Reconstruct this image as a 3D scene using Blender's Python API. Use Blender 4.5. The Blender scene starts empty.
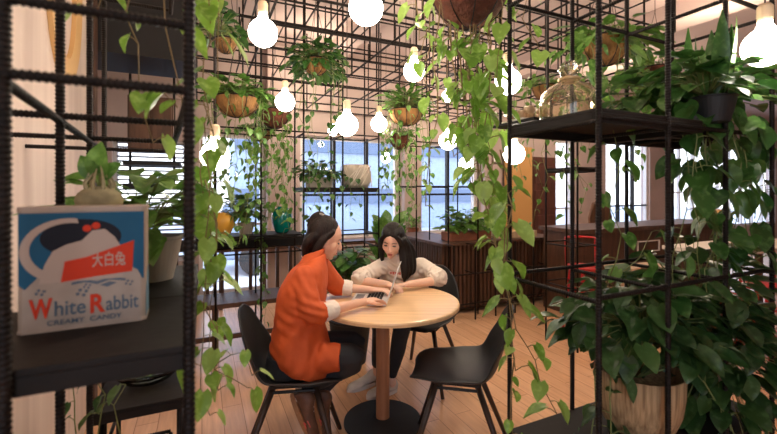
import bpy, bmesh, math, random
from mathutils import Vector, Matrix, Euler, Quaternion
import numpy as np
SC = bpy.context.scene
COL = SC.collection
F = 400.0; CX = 388.5; HY = 190.0; HC = 1.41      # focal length in px, principal column, horizon row, eye height
CA, SA = math.cos(math.radians(25)), math.sin(math.radians(25))

def P(px, py, Y): return Vector(((px-CX)/F*Y, Y, HC-(py-HY)/F*Y))
def G(u, v, z=0.0): return Vector((CA*u-SA*v, SA*u+CA*v, z))      # the room's own axes: u along the back wall, v into the room
def GU(px, v):                                                     # where a sight line crosses the plane v
    k = (px-CX)/F; Y = v/(CA-SA*k)
    return CA*k*Y+SA*Y, Y
def ZH(py, Y): return HC-(py-HY)/F*Y

# ------------------------------------------------------------------ materials
MATS = {}
def nodes_of(name):
    m = bpy.data.materials.new(name); m.use_nodes = True
    nt = m.node_tree; b = nt.nodes['Principled BSDF']
    MATS[name] = m
    return m, nt, b
def mat(name, col, rough=.5, metal=0.0, noise=0.0, nscale=8.0, bump=0.0, bscale=60.0, spec=.5, trans=0.0, coat=0.0, stretch=None, col2=None):
    m, nt, b = nodes_of(name)
    b.inputs['Base Color'].default_value = (*col, 1); b.inputs['Roughness'].default_value = rough
    b.inputs['Metallic'].default_value = metal; b.inputs['Specular IOR Level'].default_value = spec
    b.inputs['Transmission Weight'].default_value = trans; b.inputs['Coat Weight'].default_value = coat
    tc = nt.nodes.new('ShaderNodeTexCoord'); mp = nt.nodes.new('ShaderNodeMapping')
    nt.links.new(tc.outputs['Object'], mp.inputs[0])
    if stretch: mp.inputs['Scale'].default_value = stretch
    if noise or col2:
        n = nt.nodes.new('ShaderNodeTexNoise'); n.inputs['Scale'].default_value = nscale; n.inputs['Detail'].default_value = 5
        nt.links.new(mp.outputs[0], n.inputs['Vector'])
        r = nt.nodes.new('ShaderNodeMix'); r.data_type = 'RGBA'
        c2 = col2 or tuple(max(0, c*(1-noise)) for c in col)
        r.inputs[6].default_value = (*col, 1); r.inputs[7].default_value = (*c2, 1)
        cr = nt.nodes.new('ShaderNodeMapRange'); cr.inputs[1].default_value = .35; cr.inputs[2].default_value = .65
        nt.links.new(n.outputs[0], cr.inputs[0]); nt.links.new(cr.outputs[0], r.inputs[0]); nt.links.new(r.outputs[2], b.inputs['Base Color'])
    if bump:
        n2 = nt.nodes.new('ShaderNodeTexNoise'); n2.inputs['Scale'].default_value = bscale; n2.inputs['Detail'].default_value = 4
        nt.links.new(mp.outputs[0], n2.inputs['Vector'])
        bp = nt.nodes.new('ShaderNodeBump'); bp.inputs['Strength'].default_value = bump; bp.inputs['Distance'].default_value = .01
        nt.links.new(n2.outputs[0], bp.inputs['Height']); nt.links.new(bp.outputs[0], b.inputs['Normal'])
    return m
def emit(name, col, s):
    m, nt, b = nodes_of(name)
    b.inputs['Base Color'].default_value = (*col, 1)
    b.inputs['Emission Color'].default_value = (*col, 1); b.inputs['Emission Strength'].default_value = s
    return m
def leafmat(name, c1, c2, c3, trans=.35, rough=.35):
    m, nt, b = nodes_of(name)
    g = nt.nodes.new('ShaderNodeNewGeometry'); r = nt.nodes.new('ShaderNodeValToRGB')
    e = r.color_ramp.elements; e[0].color = (*c1, 1); e[1].color = (*c3, 1)
    k = r.color_ramp.elements.new(.55); k.color = (*c2, 1)
    nt.links.new(g.outputs['Random Per Island'], r.inputs[0])
    tc = nt.nodes.new('ShaderNodeTexCoord'); n = nt.nodes.new('ShaderNodeTexNoise')
    n.inputs['Scale'].default_value = 45; n.inputs['Detail'].default_value = 6
    nt.links.new(tc.outputs['Object'], n.inputs['Vector'])
    mr = nt.nodes.new('ShaderNodeMapRange'); mr.inputs[1].default_value = .50; mr.inputs[2].default_value = .72; mr.inputs[4].default_value = .5
    nt.links.new(n.outputs[0], mr.inputs[0])
    mx = nt.nodes.new('ShaderNodeMix'); mx.data_type = 'RGBA'
    nt.links.new(mr.outputs[0], mx.inputs[0]); nt.links.new(r.outputs[0], mx.inputs[6]); mx.inputs[7].default_value = (*[min(1, c*1.6+.03) for c in c3], 1)
    nt.links.new(mx.outputs[2], b.inputs['Base Color']); b.inputs['Roughness'].default_value = rough
    tr = nt.nodes.new('ShaderNodeBsdfTranslucent'); ms = nt.nodes.new('ShaderNodeMixShader'); ms.inputs[0].default_value = trans
    nt.links.new(mx.outputs[2], tr.inputs[0])
    out = nt.nodes['Material Output']
    nt.links.new(b.outputs[0], ms.inputs[1]); nt.links.new(tr.outputs[0], ms.inputs[2]); nt.links.new(ms.outputs[0], out.inputs[0])
    return m
def planks(name, c1, c2, mortar, sx=1.4, sy=.12, rough=.3, rot=25.0):
    m, nt, b = nodes_of(name)
    tc = nt.nodes.new('ShaderNodeTexCoord'); mp = nt.nodes.new('ShaderNodeMapping')
    mp.inputs['Rotation'].default_value = (0, 0, math.radians(rot))
    nt.links.new(tc.outputs['Object'], mp.inputs[0])
    br = nt.nodes.new('ShaderNodeTexBrick'); br.inputs['Scale'].default_value = 1
    br.inputs['Brick Width'].default_value = sx; br.inputs['Row Height'].default_value = sy; br.inputs['Mortar Size'].default_value = .002
    br.inputs['Color1'].default_value = (*c1, 1); br.inputs['Color2'].default_value = (*c2, 1); br.inputs['Mortar'].default_value = (*mortar, 1)
    nt.links.new(mp.outputs[0], br.inputs['Vector'])
    mp2 = nt.nodes.new('ShaderNodeMapping'); mp2.inputs['Scale'].default_value = (2, 22, 1)
    nt.links.new(mp.outputs[0], mp2.inputs[0])
    n = nt.nodes.new('ShaderNodeTexNoise'); n.inputs['Scale'].default_value = 2; n.inputs['Detail'].default_value = 6
    nt.links.new(mp2.outputs[0], n.inputs['Vector'])
    mr = nt.nodes.new('ShaderNodeMapRange'); mr.inputs[3].default_value = .72; mr.inputs[4].default_value = 1.25
    nt.links.new(n.outputs[0], mr.inputs[0])
    mx = nt.nodes.new('ShaderNodeMix'); mx.data_type = 'RGBA'; mx.blend_type = 'MULTIPLY'; mx.inputs[0].default_value = 1
    nt.links.new(br.outputs[0], mx.inputs[6]); nt.links.new(mr.outputs[0], mx.inputs[7]); nt.links.new(mx.outputs[2], b.inputs['Base Color'])
    b.inputs['Roughness'].default_value = rough
    return m
def streaks(name, col, col2, rough=.6, sc=(9, 9, .25)):
    return mat(name, col, rough, noise=.1, nscale=1.0, stretch=sc, col2=col2)

mat('rebar', (.016, .011, .009), .5, .55, noise=.5, nscale=30, bump=.25, bscale=120, spec=.4)
mat('steel', (.012, .010, .009), .45, .3, noise=.3, nscale=10, spec=.4)
mat('plate', (.014, .010, .008), .6, .0, spec=.2, noise=.35, nscale=9, bump=.08, bscale=50)
planks('floor', (.74, .43, .25), (.66, .37, .20), (.36, .18, .09), rough=.26, rot=65)
mat('wall', (.56, .44, .40), .85, noise=.12, nscale=3)
mat('ceiling', (.54, .42, .38), .85, noise=.12, nscale=2)
streaks('panel', (.74, .61, .53), (.60, .47, .41))
mat('white', (.8, .76, .72), .5)
mat('tabletop', (.80, .52, .28), .35, noise=.18, nscale=3, stretch=(1, 14, 1), coat=.2)
mat('tableedge', (.62, .36, .17), .45)
mat('column', (.40, .17, .08), .45, noise=.35, nscale=3, stretch=(10, 10, 1))
mat('blackmat', (.007, .007, .008), .6, noise=.2)
mat('chairplastic', (.008, .008, .009), .5, noise=.2, nscale=5)
mat('chairleg', (.05, .028, .018), .4, noise=.4, nscale=20)
mat('coco', (.36, .17, .055), .95, noise=.6, nscale=14, bump=1.0, bscale=90, stretch=(1, 1, .25))
mat('cocodark', (.16, .045, .022), .9, noise=.6, nscale=12, bump=1.0, bscale=80)
mat('brass', (.75, .52, .26), .35, .6)
emit('bulb', (1.0, .90, .76), 17)
mat('socket', (.72, .55, .36), .4, .2)
mat('cord', (.03, .02, .02), .7)
mat('teal', (.0, .16, .13), .18, coat=.6)
mat('yellow', (.75, .38, .05), .35)
mat('orangebanner', (.66, .36, .12), .6)
mat('woodpale', (.62, .42, .26), .55, noise=.3, nscale=4, stretch=(6, 6, 1))
mat('woodred', (.13, .045, .03), .5, noise=.4, nscale=4, stretch=(6, 6, 1))
mat('wooddark', (.10, .045, .025), .5, noise=.4, nscale=4, stretch=(6, 6, 1))
mat('woodbrown', (.17, .075, .035), .5, noise=.5, nscale=3, stretch=(6, 6, 1))
mat('potwood', (.50, .33, .17), .75, noise=.5, nscale=3, stretch=(30, 30, 1.5), bump=.4, bscale=20, col2=(.22, .13, .06))
mat('terracotta', (.30, .10, .05), .8, noise=.2)
mat('potgrey', (.42, .36, .30), .7, noise=.2)
mat('soil', (.03, .02, .012), .95)
mat('redmetal', (.50, .02, .02), .35, .1)
mat('whitecloth', (.72, .64, .55), .9, bump=.3, bscale=30)
mat('wicker', (.70, .60, .48), .8, noise=.4, nscale=20, stretch=(1, 1, .2), bump=.6, bscale=40)
mat('grey', (.2, .2, .21), .5)
mat('outwall', (.40, .48, .62), .9, noise=.15)
mat('outdark', (.16, .21, .30), .8)
mat('outground', (.55, .55, .58), .9)
mat('gold', (.66, .40, .16), .5)
m_, nt_, b_ = nodes_of('glass')
b_.inputs['Base Color'].default_value = (1, .97, .9, 1); b_.inputs['Roughness'].default_value = .03; b_.inputs['Transmission Weight'].default_value = 1; b_.inputs['IOR'].default_value = 1.45
m_, nt_, b_ = nodes_of('amberglass')
b_.inputs['Base Color'].default_value = (.93, .66, .36, 1); b_.inputs['Roughness'].default_value = .05; b_.inputs['Transmission Weight'].default_value = 1; b_.inputs['IOR'].default_value = 1.45
m_, nt_, b_ = nodes_of('pane')            # thin clear window glass
tr_ = nt_.nodes.new('ShaderNodeBsdfTransparent'); gl_ = nt_.nodes.new('ShaderNodeBsdfGlossy'); gl_.inputs['Roughness'].default_value = .03
ms_ = nt_.nodes.new('ShaderNodeMixShader'); ms_.inputs[0].default_value = .06
nt_.links.new(tr_.outputs[0], ms_.inputs[1]); nt_.links.new(gl_.outputs[0], ms_.inputs[2]); nt_.links.new(ms_.outputs[0], nt_.nodes['Material Output'].inputs[0])
leafmat('leaflit', (.13, .27, .03), (.22, .40, .05), (.36, .52, .13), .42)  # leaf green as lit in the near vines, light put into the colour
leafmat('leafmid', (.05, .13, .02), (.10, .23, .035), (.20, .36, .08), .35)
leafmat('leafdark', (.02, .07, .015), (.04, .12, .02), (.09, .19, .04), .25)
leafmat('leafshade', (.015, .045, .012), (.03, .08, .018), (.055, .12, .03), .2)  # leaf green darkened for the right corner, shade put into the colour
mat('stem', (.17, .20, .06), .6); mat('stembrown', (.22, .15, .06), .7)

# ------------------------------------------------------------------ mesh builder
class MB:
    def __init__(s): s.v = []; s.f = []; s.m = []; s.mi = 0
    def add(s, vs, fs):
        o = len(s.v); s.v.extend([tuple(x) for x in vs]); s.f.extend([tuple(i+o for i in f) for f in fs]); s.m.extend([s.mi]*len(fs)); return s
    def tube(s, pts, r, seg=8, caps=True, r2=None, twist=None):
        pts = [Vector(p) for p in pts]; n = len(pts); rs = r if isinstance(r, (list, tuple)) else [r+(((r2 if r2 is not None else r)-r)*i/(n-1)) for i in range(n)]
        vs = []; fs = []; up = None
        for i, p in enumerate(pts):
            t = (pts[min(i+1, n-1)]-pts[max(i-1, 0)])
            if t.length < 1e-9: t = Vector((0, 0, 1))
            t.normalize()
            if up is None: up = Vector((0, 0, 1)) if abs(t.z) < .9 else Vector((1, 0, 0))
            a = t.cross(up)
            if a.length < 1e-5: a = t.cross(Vector((0, 1, 0)))
            a.normalize(); b = a.cross(t); up = b if abs(b.dot(t)) < .9 else up
            for k in range(seg):
                th = 2*math.pi*k/seg; vs.append(p+(a*math.cos(th)+b*math.sin(th))*rs[i])
        for i in range(n-1):
            for k in range(seg):
                fs.append((i*seg+k, i*seg+(k+1) % seg, (i+1)*seg+(k+1) % seg, (i+1)*seg+k))
        if caps: fs.append(tuple(range(seg))[::-1]); fs.append(tuple((n-1)*seg+k for k in range(seg)))
        return s.add(vs, fs)
    def rebar(s, p0, p1, r, pitch=.009, seg=10):
        p0, p1 = Vector(p0), Vector(p1); L = (p1-p0).length; n = max(2, int(L/pitch)); pts = []; rs = []
        for i in range(n):
            for (t, k) in ((.0, .88), (.35, .88), (.5, 1.08), (.8, 1.08)):
                pts.append(p0.lerp(p1, (i+t)/n)); rs.append(r*k)
        pts.append(p1); rs.append(r*.88)
        return s.tube(pts, rs, seg)
    def box(s, c, size, R=None):
        c = Vector(c); hx, hy, hz = size[0]/2, size[1]/2, size[2]/2
        vs = [Vector((x*hx, y*hy, z*hz)) for z in (-1, 1) for y in (-1, 1) for x in (-1, 1)]
        if R is not None: vs = [R @ v for v in vs]
        return s.add([c+v for v in vs], [(0, 2, 3, 1), (4, 5, 7, 6), (0, 1, 5, 4), (2, 6, 7, 3), (0, 4, 6, 2), (1, 3, 7, 5)])
    def gbox(s, u0, u1, v0, v1, z0, z1):
        vs = [G(u, v, z) for z in (z0, z1) for v in (v0, v1) for u in (u0, u1)]
        return s.add(vs, [(0, 2, 3, 1), (4, 5, 7, 6), (0, 1, 5, 4), (2, 6, 7, 3), (0, 4, 6, 2), (1, 3, 7, 5)])
    def lathe(s, prof, c=(0, 0, 0), seg=32, R=None, close=False):
        c = Vector(c); vs = []; fs = []; n = len(prof)
        for (r, z) in prof:
            for k in range(seg):
                th = 2*math.pi*k/seg; p = Vector((r*math.cos(th), r*math.sin(th), z))
                vs.append(c+(R @ p if R is not None else p))
        for i in range(n-1):
            for k in range(seg):
                fs.append((i*seg+k, i*seg+(k+1) % seg, (i+1)*seg+(k+1) % seg, (i+1)*seg+k))
        if close: fs.append(tuple(range(seg))[::-1]); fs.append(tuple((n-1)*seg+k for k in range(seg)))
        return s.add(vs, fs)
    def ball(s, c, r, seg=20, rings=12, R=None):
        rr = r if isinstance(r, (tuple, list)) else (r, r, r); c = Vector(c); vs = []; fs = []
        for i in range(rings+1):
            ph = math.pi*i/rings
            for k in range(seg):
                th = 2*math.pi*k/seg
                p = Vector((rr[0]*math.sin(ph)*math.cos(th), rr[1]*math.sin(ph)*math.sin(th), rr[2]*math.cos(ph)))
                vs.append(c+(R @ p if R is not None else p))
        for i in range(rings):
            for k in range(seg):
                a, b_, c_, d = i*seg+k, (i+1)*seg+k, (i+1)*seg+(k+1) % seg, i*seg+(k+1) % seg
                if i == 0: fs.append((a, b_, c_))
                elif i == rings-1: fs.append((a, b_, d))
                else: fs.append((a, b_, c_, d))
        return s.add(vs, fs)
    def prism(s, poly, to3, t):
        """flat outline, given thickness along to3's third axis"""
        n = len(poly); vs = [to3(x, y, 0) for x, y in poly]+[to3(x, y, t) for x, y in poly]
        fs = [tuple(range(n))[::-1], tuple(range(n, 2*n))]+[(i, (i+1) % n, n+(i+1) % n, n+i) for i in range(n)]
        return s.add(vs, fs)
    def build(s, name, mats, parent=None, smooth=False, world=True, bevel=0.0, sub=0, solid=0.0, kind=None, label=None):
        me = bpy.data.meshes.new(name)
        vs = s.v
        if parent is not None and world:
            M = parent_matrix(parent).inverted(); vs = [tuple(M @ Vector(v)) for v in vs]
        me.from_pydata(vs, [], s.f); me.update()
        if not isinstance(mats, (list, tuple)): mats = [mats]
        for x in mats: me.materials.append(MATS[x])
        if len(mats) > 1: me.polygons.foreach_set('material_index', s.m)
        if smooth: me.polygons.foreach_set('use_smooth', [True]*len(me.polygons))
        o = bpy.data.objects.new(name, me); COL.objects.link(o)
        if parent is not None: o.parent = parent
        if solid:
            q = o.modifiers.new('s', 'SOLIDIFY'); q.thickness = solid; q.offset = 0
        if bevel:
            q = o.modifiers.new('b', 'BEVEL'); q.width = bevel; q.segments = 2; q.limit_method = 'ANGLE'
        if sub:
            q = o.modifiers.new('ss', 'SUBSURF'); q.levels = sub; q.render_levels = sub
        if kind: o['kind'] = kind
        if label: o['label'] = label
        return o
def parent_matrix(o):
    M = Matrix.LocRotScale(o.location, o.rotation_euler, o.scale)
    return parent_matrix(o.parent) @ M if o.parent else M
def tag(o, label, cat, group=None, kind=None):
    o['label'] = label; o['category'] = cat
    if group: o['group'] = group
    if kind: o['kind'] = kind
    return o
def thing(name, label, cat, loc=(0, 0, 0), rotz=0.0, group=None):
    o = bpy.data.objects.new(name, None); COL.objects.link(o); o.location = loc; o.rotation_euler = (0, 0, rotz); o.empty_display_size = .1
    return tag(o, label, cat, group)
def struct(o): o['kind'] = 'structure'; return o
def dup(root, loc=None, rotz=None, label=None, scale=None, group=None):
    def rec(o, par):
        c = o.copy(); COL.objects.link(c)
        if par: c.parent = par
        for ch in [x for x in bpy.data.objects if x.parent == o]: rec(ch, c)
        return c
    r = rec(root, None)
    if loc is not None: r.location = loc
    if rotz is not None: r.rotation_euler[2] = rotz
    if scale is not None: r.scale = (scale,)*3
    if label: r['label'] = label
    if group: r['group'] = group
    return r
# ------------------------------------------------------------------ camera, world
cam = bpy.data.cameras.new('camera'); co = bpy.data.objects.new('camera', cam); COL.objects.link(co); SC.camera = co
co.location = (0, 0, HC); co.rotation_euler = (math.pi/2, 0, 0)
cam.sensor_width = 36; cam.lens = F/777*36; cam.shift_y = -(217-HY)/777; cam.clip_start = .05
cam.dof.use_dof = True; cam.dof.focus_distance = 2.5; cam.dof.aperture_fstop = 2.6
SC.view_settings.view_transform = 'Standard'; SC.view_settings.look = 'None'; SC.view_settings.gamma = 1; SC.view_settings.exposure = 0.72
w = bpy.data.worlds.new('w'); SC.world = w; w.use_nodes = True
bg = w.node_tree.nodes['Background']
tcw = w.node_tree.nodes.new('ShaderNodeTexCoord'); sep = w.node_tree.nodes.new('ShaderNodeSeparateXYZ'); crw = w.node_tree.nodes.new('ShaderNodeValToRGB')
w.node_tree.links.new(tcw.outputs['Generated'], sep.inputs[0]); w.node_tree.links.new(sep.outputs[2], crw.inputs[0])
crw.color_ramp.elements[0].color = (.80, .84, .92, 1); crw.color_ramp.elements[1].color = (.42, .60, .95, 1)
w.node_tree.links.new(crw.outputs[0], bg.inputs[0]); bg.inputs[1].default_value = 2.6

# ------------------------------------------------------------------ room shell
VB = 5.45; CZ = 3.3
U0, U1, V0 = -2.3, 15.2, -1.6
m = MB(); m.gbox(U0, U1, V0, VB, -.1, 0); struct(m.build('floor', 'floor'))
m = MB(); m.gbox(U0, U1, V0, VB, CZ, CZ+.1); struct(m.build('ceiling', 'ceiling'))
def ub(px): return GU(px, VB)[0]
wins = [(ub(112), ub(188), .55, 2.0), (ub(199), ub(264), .10, 2.12), (ub(300), ub(399), .72, 2.16), (ub(420), ub(478), .72, 2.16),
        (ub(556), ub(574), .1, 2.35), (ub(606), ub(650), .1, 2.4), (ub(668), ub(775), .5, 2.5)]
m = MB(); ux = U0-.1
for (a, b, z0, z1) in wins:
    m.gbox(ux, a, VB, VB+.2, 0, CZ); m.gbox(a, b, VB, VB+.2, 0, z0); m.gbox(a, b, VB, VB+.2, z1, CZ); ux = b
m.gbox(ux, U1+.1, VB, VB+.2, 0, CZ)
struct(m.build('wall_back', 'wall'))
for i, (a, b, z0, z1) in enumerate(wins):
    wf = bpy.data.objects.new('window_%d' % (i+1), None); COL.objects.link(wf); wf.location = G((a+b)/2, VB+.1, z0); wf.rotation_euler = (0, 0, math.radians(25)); struct(wf)
    m = MB(); t = .045; v0, v1 = VB+.05, VB+.12
    m.gbox(a, a+t, v0, v1, z0, z1); m.gbox(b-t, b, v0, v1, z0, z1); m.gbox(a, b, v0, v1, z0, z0+t); m.gbox(a, b, v0, v1, z1-t, z1)
    m.build('window_frame', 'white', wf)
    m = MB(); n = max(1, round((b-a)/.55))
    for k in range(1, n): m.gbox(a+(b-a)*k/n-.02, a+(b-a)*k/n+.02, v0, v1, z0, z1)
    m.gbox(a, b, v0, v1, z0+(z1-z0)*.42, z0+(z1-z0)*.42+.03)
    m.build('mullion', 'steel' if i in (2, 3, 5) else 'white', wf)
    m = MB(); m.gbox(a+t, b-t, VB+.08, VB+.085, z0+t, z1-t); m.build('pane', 'pane', wf)
    if i == 0:
        m = MB()
        for k in range(26): m.gbox(a+t, b-t, VB+.0, VB+.03, z0+.05+k*.054, z0+.07+k*.054)
        m.build('blind', 'grey', wf)
# side walls, front wall (behind the camera) with an opening added to let in front light
m = MB(); m.gbox(U0-.1, U0, V0, VB, 0, CZ); struct(m.build('wall_left', 'wall'))
m = MB(); m.gbox(U1, U1+.1, V0, VB, 0, CZ); struct(m.build('wall_right', 'wall'))
m = MB(); m.gbox(U0, -1.9, V0-.1, V0, 0, CZ); m.gbox(.2, U1, V0-.1, V0, 0, CZ); m.gbox(-1.9, .2, V0-.1, V0, 0, .5); m.gbox(-1.9, .2, V0-.1, V0, 2.7, CZ)
struct(m.build('wall_front', 'wall'))
# pale partition at the left, seen along its length
m = MB(); m.gbox(-.74, -.62, -.6, 3.0, 0, CZ); struct(m.build('wall_partition', 'panel'))
m = MB(); m.gbox(-.76, -.60, 3.0, 3.08, 0, CZ); struct(m.build('trim_1', 'wooddark'))
# low ceiling over the side room
m = MB(); m.gbox(-2.2, -.08, 3.1, 3.6, 2.30, 3.299); struct(m.build('trim_2', 'blackmat'))
# pilasters between the windows
for i, (a, b) in enumerate([(ub(266), ub(297)), (ub(401), ub(418)), (ub(480), ub(498))]):
    m = MB(); m.gbox(a, b, VB-.12, VB-.001, 0, CZ); struct(m.build('trim_%d' % (i+3), 'wall', bevel=.01))
m = MB(); m.gbox(-.5, 15.1, VB-.06, VB-.001, 2.5, 2.58); struct(m.build('trim_6', 'wall'))
m = MB(); m.gbox(1.5, 1.72, -1.5, VB-.13, 3.14, 3.299); m.gbox(4.3, 4.6, -1.5, VB-.13, 3.1, 3.299); struct(m.build('trim_7', 'ceiling', bevel=.01))

# gold arc painted sign on the partition
m = MB(); c = G(-.61, 2.46, 2.42); ring = []
for k in range(49):
    th = math.pi*2*k/48; ring.append((math.cos(th), math.sin(th)))
vs = []; fs = []
for (cx, sy) in ring:
    for (ru, rz, t) in ((.26, .48, 0), (.26, .48, .02), (.15, .36, .02), (.15, .36, 0)):
        vs.append(G(-.619+t, 2.46+cx*ru, 2.42+sy*rz))
for k in range(48):
    for j in range(4): fs.append((k*4+j, k*4+(j+1) % 4, (k+1)*4+(j+1) % 4, (k+1)*4+j))
m.add(vs, fs); tag(m.build('wall_emblem', 'gold', smooth=False), 'golden oval ring mounted on the pale partition at the left', 'wall decoration')

# outside: pavement and a pale building across the street
m = MB(); m.gbox(-14, 40, VB+.25, VB+22, -.3, -.15); struct(m.build('ground_outside', 'outground'))
b = thing('office_building', 'blue-grey building across the street seen through the back windows', 'building', G(3, VB+9, -.15), math.radians(25))
m = MB(); m.gbox(1.0, 11, VB+9, VB+12, -.15, 6); m.build('facade', 'outwall', b)
for k in range(3):
    m = MB(); m.gbox(1.0, 11, VB+8.9, VB+9, .9+k*1.9, 1.45+k*1.9); m.build('window_band', 'outdark', b)
c = thing('parked_van', 'dark van parked outside beyond the window behind the seated women', 'vehicle', G(1.9, VB+2.6, -.15), math.radians(25))
m = MB(); m.prism([(-1.6, .3), (1.6, .3), (1.6, .9), (1.1, 1.0), (.7, 1.28), (-1.5, 1.28), (-1.6, .9)], lambda x, y, t: G(1.9+x, VB+2.2+t, y-.15), 1.2); m.build('body', 'outdark', c, bevel=.05)
for x in (-1, 1):
    for v_ in (VB+2.15, VB+3.3):
        m = MB(); m.tube([G(1.9+x, v_, .15), G(1.9+x, v_+.15, .15)], .3, 20); m.build('wheel', 'blackmat', c)

# ------------------------------------------------------------------ rebar furniture
def frame_unit(name, label, cols, rows, z0, z1, levels, r=.0085, plates=(), posts=None, near=True, ext=None, group=None, cat='shelf', sk=0.0):
    """posts at every (u, v); bars at each level along u and v"""
    t = thing(name, label, cat, G(cols[0], rows[0], 0), math.radians(25), group)
    S = lambda u, v, z: G(u+sk*(v-rows[0]), v, z)
    seg = (lambda m, a, b, rr: m.rebar(a, b, rr)) if near else (lambda m, a, b, rr: m.tube([a, b], rr, 6))
    for u in cols:
        for v in rows:
            if posts and (round(u, 2), round(v, 2)) not in posts: continue
            m = MB(); seg(m, S(u, v, z0), S(u, v, z1), r); m.build('post', 'rebar', t, smooth=True)
    for z in levels:
        for v in rows:
            m = MB(); seg(m, S(cols[0]-(ext or 0), v, z), S(cols[-1], v, z), r*.85); m.build('crossbar', 'rebar', t, smooth=True)
        for u in cols:
            m = MB(); seg(m, S(u, rows[0], z-.012), S(u, rows[-1], z-.012), r*.85); m.build('crossbar', 'rebar', t, smooth=True)
    for (a, b, c_, d, z) in plates:
        m = MB(); m.gbox(a, b, c_, d, z, z+.012); m.gbox(a, b, c_, c_+.02, z-.03, z); m.gbox(a, b, d-.02, d, z-.03, z); m.gbox(a, a+.02, c_+.02, d-.02, z-.03, z); m.gbox(b-.02, b, c_+.02, d-.02, z-.03, z)
        m.build('shelf_plate', 'plate', t, bevel=.002)
    return t
LC = [-.262, -.02]; LR = [.765, 1.15, 1.6, 2.0]
t = frame_unit('rebar_shelf', 'black ribbed rebar shelf unit at the left edge carrying the candy tin', LC, LR, 0, 3.29, [.35, 1.58, 2.2], r=.0095,
               plates=[(-.60, -.012, .778, 1.15, 1.128), (-.29, -.012, 1.151, 1.62, 1.128)],
               posts={(-.26, .77), (-.02, .77), (-.26, .76), (-.02, .76), (-.26, 1.15), (-.26, 1.6), (-.26, 2.0)}, ext=.31, sk=-.085)
m = MB(); m.rebar(G(-.60, .765, 1.69), G(-.02, .765, 1.69), .008); m.build('crossbar', 'rebar', t, smooth=True)
RC = [1.03, 1.355, 1.69, 2.02]; RR = [.784, 1.15]
t = frame_unit('rebar_shelf', 'tall black ribbed rebar shelf unit at the right carrying a glass bottle and potted plants', RC, RR, 0, 3.29, [.5, 1.10, 1.62, 2.1, 2.62],
               plates=[(1.03, 1.55, .784, 1.15, 1.635), (1.551, 2.02, .90, 1.15, 1.635), (1.03, 2.02, .784, 1.15, .515)])
# partition behind the table, with its small shelf
t = frame_unit('rebar_partition', 'black rebar partition with a small shelf standing behind the two women', [.10, .45, .81, 1.17, 1.53], [3.5, 3.87], 0, 3.29, [.88, 1.0, 1.92, 2.35], r=.0085, near=False,
               plates=[(.81, 1.53, 3.5, 3.87, 1.42)], cat='screen')
t = frame_unit('rebar_partition', 'black rebar grid in front of the rightmost bluish window beyond the long vine', [2.05, 2.45, 2.85], [3.7, 4.1], 0, 3.29, [1.45, 1.92, 2.35], r=.0085, near=False, cat='screen')
t = frame_unit('rebar_shelf', 'far rebar shelf between the long vine and the empty black chair back', [2.95, 3.22], [2.45, 2.8], 0, 3.29, [.55, .92, 1.6, 2.3], r=.009, near=False,
               plates=[(2.95, 3.22, 2.45, 2.8, 1.6)])
# low rebar table at the lower left
t = frame_unit('rebar_side_table', 'low black rebar table with a dark top behind the left shelf unit', [-.33, -.08], [1.75, 2.08], 0, .60, [.2, .45, .59], r=.009, near=False,
               plates=[(-.36, -.05, 1.72, 2.11, .605)], cat='table')

# ceiling lattice
t = thing('ceiling_lattice', 'black welded rebar lattice hung under the ceiling across the whole room', 'lattice', G(1, 3, CZ), math.radians(25))
rng = random.Random(4)
us = [-.05+.4*i for i in range(10)]; vs_ = [2.0+.4*i for i in range(8)]; lv = [2.38, 2.72, 3.06]
long_ = []; short = []
for z in lv:
    for v in vs_:
        a = 0 if z > 2.4 or v > 2.7 else rng.choice([0, 1]); long_.append((G(us[a], v, z), G(us[-1], v, z)))
    for u in us:
        long_.append((G(u, vs_[0], z+.015), G(u, vs_[-1], z+.015)))
for u in us:
    for v in vs_:
        if rng.random() < .62: short.append((G(u, v, lv[rng.choice([0, 0, 1])]), G(u, v, CZ)))
short.sort(key=lambda s: s[0].y)
allb = long_+short
for (a, b_) in allb[:100]:
    m = MB(); m.tube([a, b_], .0078, 6); m.build('lattice_bar', 'rebar', t)
m = MB()
for (a, b_) in allb[100:]: m.tube([a, b_], .0078, 6)
if m.v: m.build('lattice_bars', 'rebar', t, kind='stuff')
# ------------------------------------------------------------------ table
TX, TY = 0.0, 2.43
t = thing('round_table', 'round light-wood cafe table on a black disc base between the two women', 'table', (TX-.02, TY, 0))
m = MB(); m.lathe([(0, .742), (.415, .742), (.424, .739), (.427, .73), (.425, .716), (.41, .712), (0, .712)], (TX, TY, 0), 96)
m.build('tabletop', 'tabletop', t, smooth=False, bevel=0)
m = MB(); m.lathe([(0, .03), (.041, .03), (.041, .70), (0, .70)], (TX-.035, TY, 0), 32); m.build('column', 'column', t, smooth=False)
m = MB(); m.lathe([(0, .0), (.232, .0), (.236, .006), (.234, .018), (.06, .034), (0, .034)], (TX-.035, TY, 0), 64); m.build('base', 'blackmat', t)
m = MB(); m.lathe([(0, .698), (.16, .698), (.16, .712), (0, .712)], (TX-.035, TY, 0), 32); m.build('mounting_plate', 'blackmat', t)

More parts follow.
